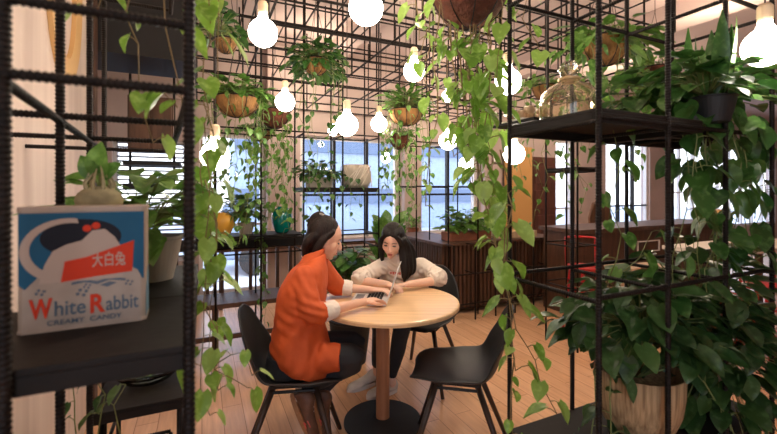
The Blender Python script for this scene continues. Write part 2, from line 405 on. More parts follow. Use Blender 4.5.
# ------------------------------------------------------------------ laptop
def laptop():
    L = Vector((0.0, 2.44, .744)); ang = math.radians(-6)
    t = thing('laptop', 'thin silver laptop open on the round table under the hands', 'laptop', L)
    R = Matrix.Rotation(ang, 3, 'Z')
    def T(x, y, z): return L+R @ Vector((x, y, z))
    def bx(m, x0, x1, y0, y1, z0, z1):
        vs = [T(x, y, z) for z in (z0, z1) for y in (y0, y1) for x in (x0, x1)]
        m.add(vs, [(0, 2, 3, 1), (4, 5, 7, 6), (0, 1, 5, 4), (2, 6, 7, 3), (0, 4, 6, 2), (1, 3, 7, 5)])
    m = MB(); bx(m, -.215, 0, -.15, .15, 0, .012); b = m.build('base', 'alu', t, bevel=.002)
    m = MB()
    for r in range(5):
        for c in range(13):
            x = -.035-r*.0195; y = -.132+c*.0205; bx(m, x-.0165, x, y, y+.0175, .0122, .0145)
    m.build('keys', 'blackmat', b)
    m = MB(); bx(m, -.20, -.15, -.05, .05, .0121, .0127); m.build('touchpad', 'grey', b)
    m = MB(); a = math.radians(72)          # lid leans back past upright
    def TL(s, y, n): return T(math.cos(a)*s+n*math.sin(a), y, .012+math.sin(a)*s-n*math.cos(a))
    vs = [TL(s, y, n) for n in (0, .006) for y in (-.15, .15) for s in (0, .205)]
    m.add(vs, [(0, 1, 3, 2), (4, 6, 7, 5), (0, 4, 5, 1), (2, 3, 7, 6), (0, 2, 6, 4), (1, 5, 7, 3)]); lid = m.build('lid', 'alu', t, bevel=.001)
    m = MB(); vs = [TL(s, y, -.0006) for y in (-.142, .142) for s in (.01, .197)]; m.add(vs, [(0, 1, 3, 2)]); m.build('screen', 'screen', lid)
mat('alu', (.72, .70, .68), .35, .5)
emit('screen', (.35, .4, .45), .5)
laptop()

# ------------------------------------------------------------------ chairs
def make_chair():
    t = thing('shell_chair', 'x', 'chair', (0, 0, 0))
    prof = [(.235, .425, .10), (.225, .442, .165), (.17, .452, .205), (.08, .446, .225), (-.02, .438, .232), (-.11, .440, .235), (-.165, .462, .235), (-.20, .51, .232), (-.222, .575, .222), (-.242, .65, .20), (-.262, .72, .165), (-.278, .775, .115), (-.288, .805, .05)]
    n = len(prof); NS = 13; vs = []; fs = []
    for i, (x, z, w) in enumerate(prof):
        a = prof[max(0, i-1)]; b = prof[min(n-1, i+1)]; tx, tz = b[0]-a[0], b[1]-a[1]; L = math.hypot(tx, tz); nx, nz = -tz/L, tx/L
        if nz < 0 and i < 6: nx, nz = -nx, -nz
        nx, nz = (abs(nx), abs(nz))
        k = .055 if 3 < i < 9 else .03
        for j in range(NS):
            s = -1+2*j/(NS-1); e = abs(s)**2.6*k*(w/.235)
            vs.append((x+nx*e, s*w, z+nz*e))
    for i in range(n-1):
        for j in range(NS-1): fs.append((i*NS+j, i*NS+j+1, (i+1)*NS+j+1, (i+1)*NS+j))
    m = MB(); m.add(vs, fs); m.build('shell', 'chairplastic', t, smooth=True, solid=.011, sub=1)
    for sx in (1, -1):
        for sy in (1, -1):
            m = MB(); m.tube([(sx*.10, sy*.10, .43), (sx*.235-(.03 if sx < 0 else 0), sy*.215, 0)], .0165, 12, r2=.0125); m.build('leg', 'chairleg', t, smooth=True)
    m = MB()
    for s in (1, -1):
        m.tube([(s*.115, -.115, .40), (s*.115, .115, .40)], .008, 8); m.tube([(-.115, s*.115, .40), (.115, s*.115, .40)], .008, 8)
    m.box((0, 0, .425), (.24, .24, .012)); m.build('seat_bracket', 'steel', t)
    return t
ch = make_chair(); ch.location = (.37, 2.14, 0); ch.rotation_euler[2] = math.radians(168)
ch['label'] = 'empty black plastic shell chair with splayed legs at the right of the round table'; ch['group'] = 'black shell chairs at the table'
dup(ch, (-.49, 2.12, 0), math.radians(8), 'black plastic shell chair under the woman in the orange jacket')
dup(ch, (.27, 3.0, 0), math.radians(-115), 'black plastic shell chair under the woman in the white sweatshirt')

# ------------------------------------------------------------------ bulbs
def make_bulb():
    t = thing('pendant_bulb', 'x', 'lamp')
    m = MB(); R = .058; prof = [(0, -.158)]
    for i in range(1, 20):
        th = math.pi*i/24; prof.append((R*math.sin(th), -.10-R*math.cos(th)))
    prof += [(.024, -.045), (.018, -.030), (.0165, -.018), (0, -.018)]
    m.lathe(prof, seg=32); m.build('globe', 'bulb', t, smooth=True)
    m = MB(); m.lathe([(0, -.022), (.0175, -.022), (.02, -.015), (.02, .022), (.014, .03), (0, .03)], seg=20); m.build('socket', 'socket', t, smooth=False)
    m = MB(); m.tube([(0, 0, .03), (0, 0, 1.0)], .0022, 6); m.build('cord', 'cord', t)
    return t
B = [(263, 33, 14, 'big glowing globe bulb at the top left beside the dark beam of the lattice'),
     (366, 8, 17, 'big glowing globe bulb cut by the top edge of the photo, above the table'),
     (285, 102, 9.5, 'small glowing globe bulb just right of the two left hanging baskets'),
     (414, 71, 10.5, 'glowing globe bulb left of the long vine, above a fern basket'),
     (347, 125, 11, 'glowing globe bulb above the wicker basket on the small shelf'),
     (379, 124, 8, 'small glowing globe bulb right beside a larger one above the white-clad woman'),
     (508, 82, 13, 'glowing globe bulb behind the corner post left of the glass bottle'),
     (448, 141, 9, 'glowing globe bulb half hidden behind the long vine above the bluish window'),
     (514, 154, 10.5, 'glowing globe bulb hanging under the corner of the right metal shelf'),
     (215, 156, 14, 'glowing globe bulb in front of the bright window beside the left ribbed post'),
     (466, 164, 7, 'small distant glowing bulb seen between strands of the long vine'),
     (448, 96, 6, 'tiny distant glowing bulb in the leaves under the coconut basket'),
     (765, 47, 19, 'large glowing globe bulb at the top right corner'),
     (333, 131, 5, 'tiny distant glowing bulb just left of the bulb over the wicker basket'),
     (386, 158, 5, 'tiny glowing globe standing in for a faint reflection low between the middle shelf and the right pillar')]  # last globe is a modelled glow for a faint reflection, no bulb
proto = None
for (x, y, r, lab) in B:
    sz = 1.0 if r < 12 else 1.12
    Y = .058*sz*F/r
    p = P(x, y, Y)+Vector((0, 0, .10*sz))
    if proto is None: proto = make_bulb(); o = proto
    else: o = dup(proto)
    o.location = p; o.scale = (sz,)*3; o['label'] = lab; o['group'] = 'globe bulbs hanging from the lattice'
    cord = [c for c in bpy.data.objects if c.parent == o and c.name.startswith('cord')][0]
    top = min(3.3-p.z, max(.15, 3.06-p.z if p.z < 3.0 else 3.3-p.z)); cord.scale = (1, 1, 1); cord.location = (0, 0, 0)
    cord.scale[2] = (top/sz)/1.0; 

# ------------------------------------------------------------------ candy tin
def tin():
    w, h, d = .205, .232, .08
    c = G(-.315, 1.0, 0); base = Vector((P(89, 0, .82).x, .82, 1.14))
    ang = math.radians(27)
    t = thing('candy_tin', 'blue and cream White Rabbit creamy candy tin on the left metal shelf', 'tin', base, ang)
    R = Matrix.Rotation(ang, 3, 'Z')
    def T(x, y, z): return base+R @ Vector((x, y, z))
    m = MB(); k = .008; out = [(-w/2+k, -d/2), (w/2-k, -d/2), (w/2, -d/2+k), (w/2, d/2-k), (w/2-k, d/2), (-w/2+k, d/2), (-w/2, d/2-k), (-w/2, -d/2+k)]
    m.prism(out, lambda x, y, q: T(x, y, q), h); m.build('body', 'tincream', t, bevel=.002)
    m = MB(); m.prism([(x*1.012, y*1.025) for x, y in out], lambda x, y, q: T(x, y, h-.004+q), .010); m.build('rim', 'tincream', t, bevel=.001)
    m = MB(); m.prism([(x*1.012, y*1.025) for x, y in out], lambda x, y, q: T(x, y, q), .006); m.build('rim', 'tincream', t, bevel=.001)
    def art(name, poly, mt, dep=.0004, par=None):
        m = MB(); m.prism(poly, lambda x, y, q: T(x*w, -d/2-.0002-q, y*h), dep); return m.build(name, mt, par or t)
    # front artwork, in fractions of the face
    blue = [(-.485, .40), (-.485, .975), (.485, .975), (.485, .38), (.47, .38), (.43, .46), (.36, .50), (.30, .56), (.2, .60), (0, .62), (-.2, .58), (-.30, .50), (-.38, .42), (-.44, .36)]
    f = art('front_print', blue, 'tinblue')
    el = [(-.02+.315*math.cos(a), .765+.155*math.sin(a)) for a in [i*math.pi/16 for i in range(32)]]
    art('dark_oval', el, 'tinblack', .0007, f)
    arc = [(-.12+.36*math.cos(a), .66+.27*math.sin(a)) for a in [math.radians(q) for q in range(80, 250, 10)]]+[(-.10+.31*math.cos(a), .67+.22*math.sin(a)) for a in [math.radians(q) for q in range(240, 70, -10)]]
    art('cream_swoosh', arc, 'tinpaper', .0010, f)
    mound = [(-.34, .40), (-.30, .55), (-.24, .66), (-.14, .71), (-.02, .74), (.06, .82), (.16, .83), (.24, .76), (.30, .66), (.32, .5), (.3, .40)]
    art('cream_mound', mound, 'tinpaper', .0012, f)
    banner = [(-.18, .40), (-.15, .57), (.02, .60), (.40, .72), (.385, .45), (.1, .43)]
    art('red_banner', banner, 'tinred', .0016, f)
    for (x, y) in ((.02, .84), (.09, .86)): art('red_spot', [(x+.035*math.cos(a), y+.03*math.sin(a)) for a in [i*math.pi/5 for i in range(10)]], 'tinred', .0014, f)
    for (x, y, s) in ((-.33, .33, 1), (-.22, .42, .8), (-.02, .30, 1.2), (.36, .35, .9), (.02, .35, .8)):
        for k in range(4):
            a0 = k*1.57+.4; art('flower', [(x+s*.03*math.cos(a0)+s*.014*math.cos(a), y+s*.02*math.sin(a0)+s*.012*math.sin(a)) for a in [i*math.pi/3 for i in range(6)]], 'tingrey', .0006, f)
    for pts in ([(-.1, .37), (0, .385), (.1, .36), (.2, .39), (.33, .37), (.33, .39), (.2, .415), (.1, .385), (0, .41), (-.1, .39)], [(.12, .35), (.18, .33), (.26, .36), (.2, .375)]):
        art('scribble', pts, 'tingrey', .0006, f)
    # side panel print
    m = MB(); m.prism([(-.4, .02), (.42, .02), (.42, .36), (.1, .46), (-.4, .3)], lambda x, y, q: T(w/2+.0002+q, x*d, y*h), .0005); m.build('side_print', 'tinblue2', t)
    def text(body, x, y, size, mt, name, sx=1.0, bold=0.0, lift=.0022, par=f):
        cu = bpy.data.curves.new(name, 'FONT'); cu.body = body; cu.size = size; cu.align_x = 'LEFT'; cu.extrude = .0003; cu.offset = bold
        o = bpy.data.objects.new(name, cu); COL.objects.link(o); bpy.context.view_layer.update()
        me = bpy.data.meshes.new_from_object(o.evaluated_get(bpy.context.evaluated_depsgraph_get())); bpy.data.objects.remove(o)
        xs = [v.co.x for v in me.vertices]; x0, x1 = (min(xs), max(xs)) if xs else (0, 1)
        Mi = parent_matrix(par).inverted(); W = sx*w
        for v in me.vertices:
            q = v.co.copy(); X = x*w+(q.x-x0)/(x1-x0)*W; Z = y*h+q.y
            v.co = Mi @ T(X, -d/2-lift-q.z, Z)
        me.materials.append(MATS[mt]); ob = bpy.data.objects.new(name, me); COL.objects.link(ob); ob.parent = par
    text('W', -.41, .125, .050, 'tinred', 'letter', .17, .0016)
    text('hite', -.225, .13, .040, 'tintext', 'lettering', .235, .0005)
    text('R', .045, .125, .050, 'tinred', 'letter', .12, .0016)
    text('abbit', .17, .13, .040, 'tintext', 'lettering', .27, .0005)
    text('CREAMY  CANDY', -.28, .055, .0135, 'tintext', 'lettering', .58, .0002)
    text('\u5927\u767d\u5154', .06, .52, .030, 'tinpaper', 'lettering', .27, .0003)
mat('tincream', (.42, .33, .26), .5, .0, spec=.2, noise=.12, nscale=25); mat('tinblue', (.018, .10, .18), .6, spec=.15, noise=.15); mat('tinblue2', (.12, .24, .32), .4)
mat('tinblack', (.012, .012, .018), .6, spec=.15); mat('tinpaper', (.46, .35, .28), .6, spec=.15); mat('tinred', (.60, .045, .015), .6, spec=.15); mat('tingrey', (.08, .10, .13), .5); mat('tintext', (.06, .09, .12), .5)
tin()

# amber jar with a rooting cutting behind the tin
def jar():
    b = Vector((P(98, 0, .95).x, .955, 1.14))
    K = 1.12
    t = thing('glass_jar', 'squat amber glass jar with a rooting cutting, behind the candy tin', 'jar', b)
    m = MB(); m.lathe([(0, .002), (.07, .002), (.092, .012), (.095, .05), (.095, .17), (.092, .19), (.098, .198), (.098, .215), (.093, .222), (.089, .215), (.089, .19), (.09, .05), (.085, .012), (0, .008)], b, 40); m.build('glass_body', 'amberglass', t, smooth=True)
    m = MB(); m.lathe([(0, .20), (.088, .20), (.088, .212), (.05, .222), (.045, .232), (.03, .24), (.022, .27), (0, .275)], b, 32); m.build('cork_lid', 'brass', t, smooth=True)
    m = MB(); m.ball(b+Vector((0, 0, .245)), (.05, .045, .035)); 
    for k in range(9):
        a = k*.7; m.tube([b+Vector((.02*math.cos(a), .02*math.sin(a), .25)), b+Vector((.03*math.cos(a), .03*math.sin(a), .285)), b+Vector((.012*math.cos(a), .012*math.sin(a), .31+.01*(k % 3)))], .006, 6, r2=.002)
    m.build('bulb_root', 'rootpale', t, smooth=True)
    return t, b
mat('rootpale', (.42, .36, .20), .8, noise=.4, nscale=30)
JAR, JB = jar()

# ------------------------------------------------------------------ glass bottle on the right shelf
def bottle():
    b = P(569, 0, 1.52); b.z = 1.648
    t = thing('glass_bottle', 'big clear round-shouldered glass bottle on the right metal shelf', 'bottle', b)
    pr = [(0, .004), (.085, .004), (.104, .012), (.108, .04), (.108, .09), (.100, .125), (.075, .152), (.045, .168), (.033, .18), (.031, .205), (.04, .212), (.042, .222), (.036, .226)]
    inn = [(r-.005 if r > .01 else 0, z+(.006 if i < 3 else (-.004 if i > 4 else 0))) for i, (r, z) in enumerate(pr)][::-1]
    m = MB(); m.lathe(pr+inn, b, 48); m.build('glass_body', 'bottleglass', t, smooth=True)
    m = MB(); m.lathe([(0, .195), (.028, .195), (.03, .225), (.034, .235), (.02, .248), (0, .25)], b, 24); m.build('stopper', 'bottleglass', t, smooth=True)
    # collar
    m = MB(); m.lathe([(.034, .176), (.040, .178), (.040, .186), (.034, .188)], b, 32); m.build('neck_ring', 'brass', t, smooth=True)
m_, nt_, b_ = nodes_of('bottleglass')
b_.inputs['Base Color'].default_value = (.97, .90, .74, 1); b_.inputs['Roughness'].default_value = .02; b_.inputs['Transmission Weight'].default_value = .96; b_.inputs['IOR'].default_value = 1.42
bottle()
# pale seed tray behind it
b = P(529, 0, 1.82); b.z = 1.713
t = thing('seed_tray', 'pale little tray of shells behind the corner post of the right shelf', 'tray', b, math.radians(25))
m = MB(); m.box(b+Vector((0, 0, .005)), (.20, .14, .01), Matrix.Rotation(math.radians(25), 3, 'Z')); m.build('tray_base', 'whitecloth', t, bevel=.003)
rr = random.Random(3); m = MB()
for k in range(26): m.ball(b+Matrix.Rotation(math.radians(25), 3, 'Z') @ Vector((rr.uniform(-.08, .08), rr.uniform(-.05, .05), .022+rr.uniform(0, .035))), rr.uniform(.012, .02), 10, 7)
m.build('shells', 'woodpale', t, smooth=True, kind='stuff')
b0 = G(1.03, 1.52, 0)
t = thing('wall_bracket_shelf', 'narrow dark shelf bracketed behind the right rebar unit under the shell tray', 'shelf', G(1.42, 1.37, 1.7), math.radians(25))
m = MB(); m.gbox(1.24, 1.60, 1.24, 1.50, 1.70, 1.713); m.build('board', 'plate', t, bevel=.002)
m = MB(); m.tube([G(1.27, 1.48, 1.70), G(1.27, 1.48, 3.3)], .007, 6); m.build('hanger_rod', 'rebar', t)
m = MB(); m.tube([G(1.57, 1.48, 1.70), G(1.57, 1.48, 3.3)], .007, 6); m.build('hanger_rod', 'rebar', t)

# ------------------------------------------------------------------ slatted counter behind the table at the right, and what stands on it
def counter():
    uu, v0, v1, ue, zt = 2.42, 3.75, 4.95, 4.15, .82
    t = thing('slatted_counter', 'dark counter faced with upright slats behind the long vine', 'counter', G(uu, v0, 0), math.radians(25))
    m = MB(); m.prism([(uu-.04, v0-.04), (ue, v0-.04), (ue, v0+.46), (uu+.46, v0+.46), (uu+.46, v1), (uu-.04, v1)], lambda x, y, q: G(x, y, zt-.035+q), .035); m.build('countertop', 'wooddark', t, bevel=.004)
    m = MB(); m.prism([(uu+.02, v0+.02), (ue, v0+.02), (ue, v0+.42), (uu+.42, v0+.42), (uu+.42, v1), (uu+.02, v1)], lambda x, y, q: G(x, y, .06+q), zt-.1); m.build('carcass', 'blackmat', t)
    m = MB()
    for k in range(22):
        v = v0+(v1-v0)*(k+.5)/22; m.gbox(uu-.012, uu+.018, v-.016, v+.016, .08, zt-.04)
    m.build('slats', 'wooddark', t)
    m = MB()
    for k in range(30):
        u = uu+.02+(ue-uu-.02)*(k+.5)/30; m.gbox(u-.017, u+.017, v0-.012, v0+.018, .08, zt-.04)
    m.build('slats', 'wooddark', t)
    for z in (.18, .5):
        m = MB(); m.tube([G(uu, v0-.2, z), G(ue, v0-.2, z)], .009, 8); m.build('foot_rail', 'rebar', t)
    for k in range(7):
        u = uu+(ue-uu-.05)*k/6; m = MB(); m.tube([G(u, v0-.2, 0), G(u, v0-.2, zt), G(u, v0-.04, zt-.01)], .009, 8); m.tube([G(u, v0-.2, .5), G(u, v0, .5)], .007, 6); m.build('rail_post', 'rebar', t)
counter()
def GPz(px, py, v): u, Y = GU(px, v); return G(u, v, ZH(py, Y))
t = thing('planter_box', 'long reddish-brown planter box of leafy greens on the slatted counter', 'planter', G(2.62, 3.9, .821), math.radians(25))
m = MB(); m.gbox(2.56, 3.14, 3.82, 4.02, .821, .92); m.build('box', 'terracotta', t, bevel=.006); PLB = t
t = thing('wooden_crate', 'pale wooden crate on the near end of the slatted counter', 'crate', G(3.5, 3.95, .821), math.radians(25))
m = MB(); m.gbox(3.25, 3.85, 3.8, 4.1, .821, .835); m.gbox(3.25, 3.85, 3.8, 3.815, .835, .90); m.gbox(3.25, 3.85, 4.085, 4.1, .835, .90); m.gbox(3.25, 3.265, 3.815, 4.085, .835, .90); m.gbox(3.835, 3.85, 3.815, 4.085, .835, .90); m.build('crate_body', 'woodpale', t, bevel=.003)
m = MB(); m.gbox(3.29, 3.81, 3.84, 4.06, .836, .885); m.build('contents', 'orangebanner', t)

# yellow and red panels on the far wall, back of the counter
def wallpanel(px0, px1, z0, z1, mt, name, label, cat):
    m = MB(); m.gbox(ub(px0), ub(px1), VB-.20, VB-.135, z0, z1); tag(m.build(name, mt, bevel=.005), label, cat)
wallpanel(499, 524, .7, 2.15, 'orangebanner', 'wall_banner', 'orange-yellow banner on the back wall behind the long vine', 'banner')
m = MB(); a, b2 = ub(527), ub(551)
t = thing('wooden_door_panel', 'red-brown carved wooden panel standing against the back wall', 'panel', G((a+b2)/2, VB-.1, 0), math.radians(25))
m.gbox(a, b2, VB-.12, VB-.065, .0, 2.0); m.build('board', 'woodred', t, bevel=.01)
for k in range(4):
    m = MB(); m.gbox(a+.06, b2-.06, VB-.135, VB-.12, .2+k*.44, .52+k*.44); m.build('raised_panel', 'woodred', t, bevel=.01)

# bar area far right
def bar():
    u0, u1, v0, v1 = 3.75, 6.6, 3.05, 3.6
    t = thing('bar_counter', 'dark bar counter with a pale framed panel at the right behind the rebar shelf', 'counter', G(u0, v0, 0), math.radians(25))
    m = MB(); m.gbox(u0, u1, v0+.05, v1, 0, .93); m.build('body', 'wooddark', t)
    m = MB(); m.gbox(u0-.04, u1, v0, v1+.04, .93, .975); m.build('countertop', 'wooddark', t, bevel=.004)
    m = MB(); ua, Y = GU(641, v0); ub_, Y = GU(663, v0); z0, z1 = ZH(251, Y), ZH(240, Y)
    for (a, b, c, d) in ((ua, ub_, z0, z0+.012), (ua, ub_, z1-.012, z1), (ua, ua+.012, z0, z1), (ub_-.012, ub_, z0, z1)): m.gbox(a, b, v0+.035, v0+.05, c, d)
    m.build('framed_panel', 'white', t)
bar()
def stool(label, u, v, h, mt, name='bar_stool', rr=.16, back=False):
    c = G(u, v, 0); t = thing(name, label, 'stool', c, .3)
    m = MB(); m.lathe([(0, h-.03), (rr*.95, h-.03), (rr, h-.02), (rr, h-.006), (rr*.95, h), (0, h)], c, 28); m.build('seat', mt, t)
    for k in range(4):
        a = .3+math.pi/4+k*math.pi/2; d = Vector((math.cos(a), math.sin(a), 0))
        m = MB(); m.tube([c+d*rr*.7+Vector((0, 0, h-.03)), c+d*rr*1.15], .016, 8, r2=.012); m.build('leg', mt, t)
    for z in (.22, .42):
        m = MB(); k = rr*(.7+.45*(h-z)/h); q = [c+Vector((math.cos(.3+math.pi/4+i*math.pi/2)*k, math.sin(.3+math.pi/4+i*math.pi/2)*k, z)) for i in range(4)]
        for i in range(4): m.tube([q[i], q[(i+1) % 4]], .009, 6)
        m.build('stretcher', mt, t)
    if back:
        m = MB(); p = [c+Vector((rr*math.cos(a), rr*math.sin(a), h+.27)) for a in [math.radians(x) for x in range(20, 170, 15)]]; m.tube([c+Vector((rr*.94, rr*.3, h))]+p+[c+Vector((-rr*.94, rr*.2, h))], .011, 8); m.build('back_rail', mt, t)
    return t
def stool_px(label, px, v, h, mt, **k): u, Y = GU(px, v); return stool(label, u, v, h, mt, **k)
stool_px('pale wooden stool with a round seat beyond the slatted counter', 553, 4.3, .70, 'woodpale')
stool_px('red metal stool with a back rail left of the pale legs under the bar', 583, 2.78, .66, 'redmetal', back=True)
stool_px('wooden bar stool with pale legs, left one at the dark bar counter', 622, 2.62, .66, 'woodpale')
stool_px('wooden bar stool with pale legs, right one at the dark bar counter', 655, 2.5, .66, 'woodpale')
stool_px('red metal stool at the right edge of the photo under the pale table', 762, 1.72, .62, 'redmetal', back=True)
stool_px('red metal stool between the right posts under the pale table', 716, 1.72, .62, 'redmetal')
# carton and pale long table
u_, Y_ = GU(714, 3.25); c = G(u_, 3.25, .976)
t = thing('orange_carton', 'orange-yellow carton standing on the bar counter behind the large leaves', 'box', c, math.radians(25))
m = MB(); m.gbox(u_-.13, u_+.13, 3.12, 3.38, .976, 1.13); m.build('carton_body', 'orangebanner', t, bevel=.006); m = MB(); m.gbox(u_-.10, u_+.10, 3.112, 3.12, 1.0, 1.1); m.build('carton_print', 'yellow', t)
t = thing('long_table', 'long pale-topped table at the right edge in front of the bar', 'table', G(5.2, 2.3, 0), math.radians(25))
m = MB(); m.gbox(4.3, 6.1, 1.95, 2.55, .80, .84); m.build('tabletop', 'whitecloth', t, bevel=.005)
for (u, v) in ((4.4, 2.05), (6.0, 2.05), (4.4, 2.45), (6.0, 2.45)): m = MB(); m.gbox(u-.03, u+.03, v-.03, v+.03, 0, .80); m.build('leg', 'wooddark', t)
# dark padded lounge back near the far window
u_, Y_ = GU(590, 4.3)
t = thing('wooden_armchair', 'dark brown high-backed chair at the near end of the bar', 'chair', G(u_, 4.3, 0), math.radians(25))
m = MB(); m.gbox(u_-.22, u_+.22, 4.15, 4.6, .60, .66); m.build('seat', 'woodbrown', t, bevel=.015)
m = MB(); poly = [(-.22, .70), (.22, .70), (.25, 1.0), (.16, 1.22), (0, 1.27), (-.16, 1.22), (-.25, 1.0)]; m.prism(poly, lambda x, y, q: G(u_+x, 4.14-q, y), .035); m.build('backrest', 'woodbrown', t, bevel=.008)
for sx in (-1, 1):
    m = MB(); m.gbox(u_+sx*.19-.02, u_+sx*.19+.02, 4.105, 4.14, 0, .75); m.build('leg', 'woodbrown', t)
    m = MB(); m.gbox(u_+sx*.19-.02, u_+sx*.19+.02, 4.56, 4.60, 0, .60); m.build('leg', 'woodbrown', t)

# ------------------------------------------------------------------ things behind, at the left
u0_, Y_ = GU(127, 3.6); u1_, Y2_ = GU(173, 3.6)
t = thing('hanging_cabinet', 'brown wooden cabinet hanging in the side room beyond the left shelf', 'cabinet', G((u0_+u1_)/2, 3.6, 1.75), math.radians(25))
z1_, z0_ = ZH(96, (Y_+Y2_)/2), ZH(150, (Y_+Y2_)/2)
m = MB(); m.gbox(u0_, u1_, 3.62, 3.9, z0_, z1_); m.build('body', 'woodbrown', t)
for k in range(2):
    a = u0_+(u1_-u0_)*k/2; m = MB(); m.gbox(a+.01, a+(u1_-u0_)/2-.01, 3.60, 3.62, z0_+.01, z1_-.01); d_ = m.build('door', 'woodbrown', t, bevel=.003)
m = MB(); m.gbox(u0_-.02, u1_+.05, 3.55, 3.95, z0_-.12, z0_-.09); m.gbox(u0_-.02, u1_+.05, 3.55, 3.95, z0_-.30, z0_-.26); m.build('shelf_board', 'blackmat', t)
m = MB()
for a in (u0_, u1_): m.tube([G(a, 3.75, z0_-.3), G(a, 3.75, 2.35)], .01, 6)
m.build('hanger_rod', 'rebar', t)
# dark bench with slats along the left windows
t = thing('slatted_bench', 'dark slatted bench and rail running below the left windows', 'bench', G(-.2, 3.2, 0), math.radians(25))
m = MB(); m.gbox(-.75, .95, 4.0, 4.05, .86, .96); m.build('back_rail', 'blackmat', t)
m = MB(); m.gbox(-.75, .95, 3.6, 4.0, .42, .46); m.build('seat', 'wooddark', t, bevel=.004)
m = MB()
for k in range(14): m.gbox(-.72+k*.125, -.69+k*.125, 4.0, 4.03, .46, .86)
m.build('back_slats', 'wooddark', t)
for (u, v) in ((-.7, 3.64), (.9, 3.64), (-.7, 3.96), (.9, 3.96), (.1, 3.64)): m = MB(); m.gbox(u-.025, u+.025, v-.025, v+.025, 0, .42); m.build('leg', 'wooddark', t)
m = MB(); m.gbox(-.7, .9, 3.63, 3.65, .15, .19); m.build('stretcher', 'wooddark', t)
# window ledge carrying the vases
t = thing('window_ledge', 'dark ledge board under the left windows carrying the teal and yellow vases', 'ledge', G(.5, 5.1, 0), math.radians(25))
m = MB(); m.gbox(.13, 2.3, 5.05, 5.32, .68, .72); m.build('board', 'wooddark', t, bevel=.004)
for u in (.2, 1.2, 2.2): m = MB(); m.gbox(u-.02, u+.02, 5.08, 5.12, 0, .68); m.build('leg', 'wooddark', t)
# vases on the rear rail shelf
t = thing('rail_shelf', 'narrow dark shelf along the rebar rail holding the teal and yellow vases', 'shelf', G(.2, 3.6, 1.0), math.radians(25))
m = MB(); m.gbox(-.05, .80, 3.51, 3.86, 1.012, 1.026); m.build('board', 'plate', t, bevel=.002)
def vase(name, px, v, r, h, mt, label, zb, prof=None):
    u, Y = GU(px, v); c = G(u, v, zb)
    prof = prof or [(0, 0), (r*.55, 0), (r*.7, h*.08), (r*.95, h*.4), (r, h*.62), (r*.9, h*.8), (r*.6, h*.93), (r*.5, h*.95), (r*.55, h), (r*.45, h), (r*.4, h*.94), (0, h*.9)]
    m = MB(); m.lathe(prof, c, 36); t = m.build(name, mt, smooth=True); tag(t, label, 'vase'); return c
VT = vase('ceramic_vase', 282, 3.68, .092, .235, 'teal', 'glossy teal rounded vase with a trailing vine on the rail', 1.026)
VY = vase('ceramic_vase', 222, 3.68, .10, .19, 'yellow', 'glossy yellow rounded pot on the rail behind the left vines', 1.026)
# glass bowl planter on the low rebar table
c = G(-.2, 1.92, .6175)
t = thing('glass_bowl', 'shallow glass bowl on the low rebar table behind the left shelf', 'bowl', c)
m = MB(); m.lathe([(0, .004), (.05, .004), (.09, .02), (.12, .05), (.128, .07), (.124, .07), (.114, .05), (.086, .026), (.048, .010), (0, .010)], c, 40); m.build('bowl_body', 'glass', t, smooth=True)
BOWL = c
# ------------------------------------------------------------------ leaves and vines
def leaf_template(rows, cols, kind='heart'):
    vs = []; fs = []
    for i in range(rows):
        t = i/(rows-1)
        if kind == 'heart': w = .40*math.sin(math.pi*min(1, t**.62*1.0))**.8 if 0 < t < 1 else 0
        elif kind == 'long': w = .17*math.sin(math.pi*t**.8)**.8 if 0 < t < 1 else 0
        else: w = .10*(1-t)**.5 if t < 1 else 0
        w = max(w, .012)
        if kind == 'heart' and i == 0: w = .16
        for j in range(cols):
            s = -1+2*j/(cols-1)
            x = t-(.14*abs(s)*(1-t)**3 if kind == 'heart' else 0)
            vs.append((x, s*w, .30*abs(s)*w-.16*t*t+(.02*math.sin(t*9+s*2) if kind == 'heart' else 0)))
    for i in range(rows-1):
        for j in range(cols-1): fs.append((i*cols+j, i*cols+j+1, (i+1)*cols+j+1, (i+1)*cols+j))
    return np.array(vs), fs
TPL = {('heart', 2): leaf_template(9, 7), ('heart', 1): leaf_template(6, 5), ('heart', 0): leaf_template(4, 3),
       ('long', 1): leaf_template(7, 3, 'long'), ('blade', 1): leaf_template(7, 3, 'blade')}
def put_leaf(m, base, d, n, size, kind='heart', lod=1, wid=1.0, curl=1.0):
    T, fs = TPL[(kind, lod)]
    d = Vector(d).normalized(); n = Vector(n); n = n-d*n.dot(d)
    if n.length < 1e-4: n = Vector((.3, -.8, .5))
    n.normalize(); s = n.cross(d)
    A = np.array([d, s, n]); V = T*np.array([size, size*wid, size*curl]) @ A+np.array(base)
    m.add(V.tolist(), fs)
def rv(r, s=1.0): return Vector((r.uniform(-s, s), r.uniform(-s, s), r.uniform(-s, s)))
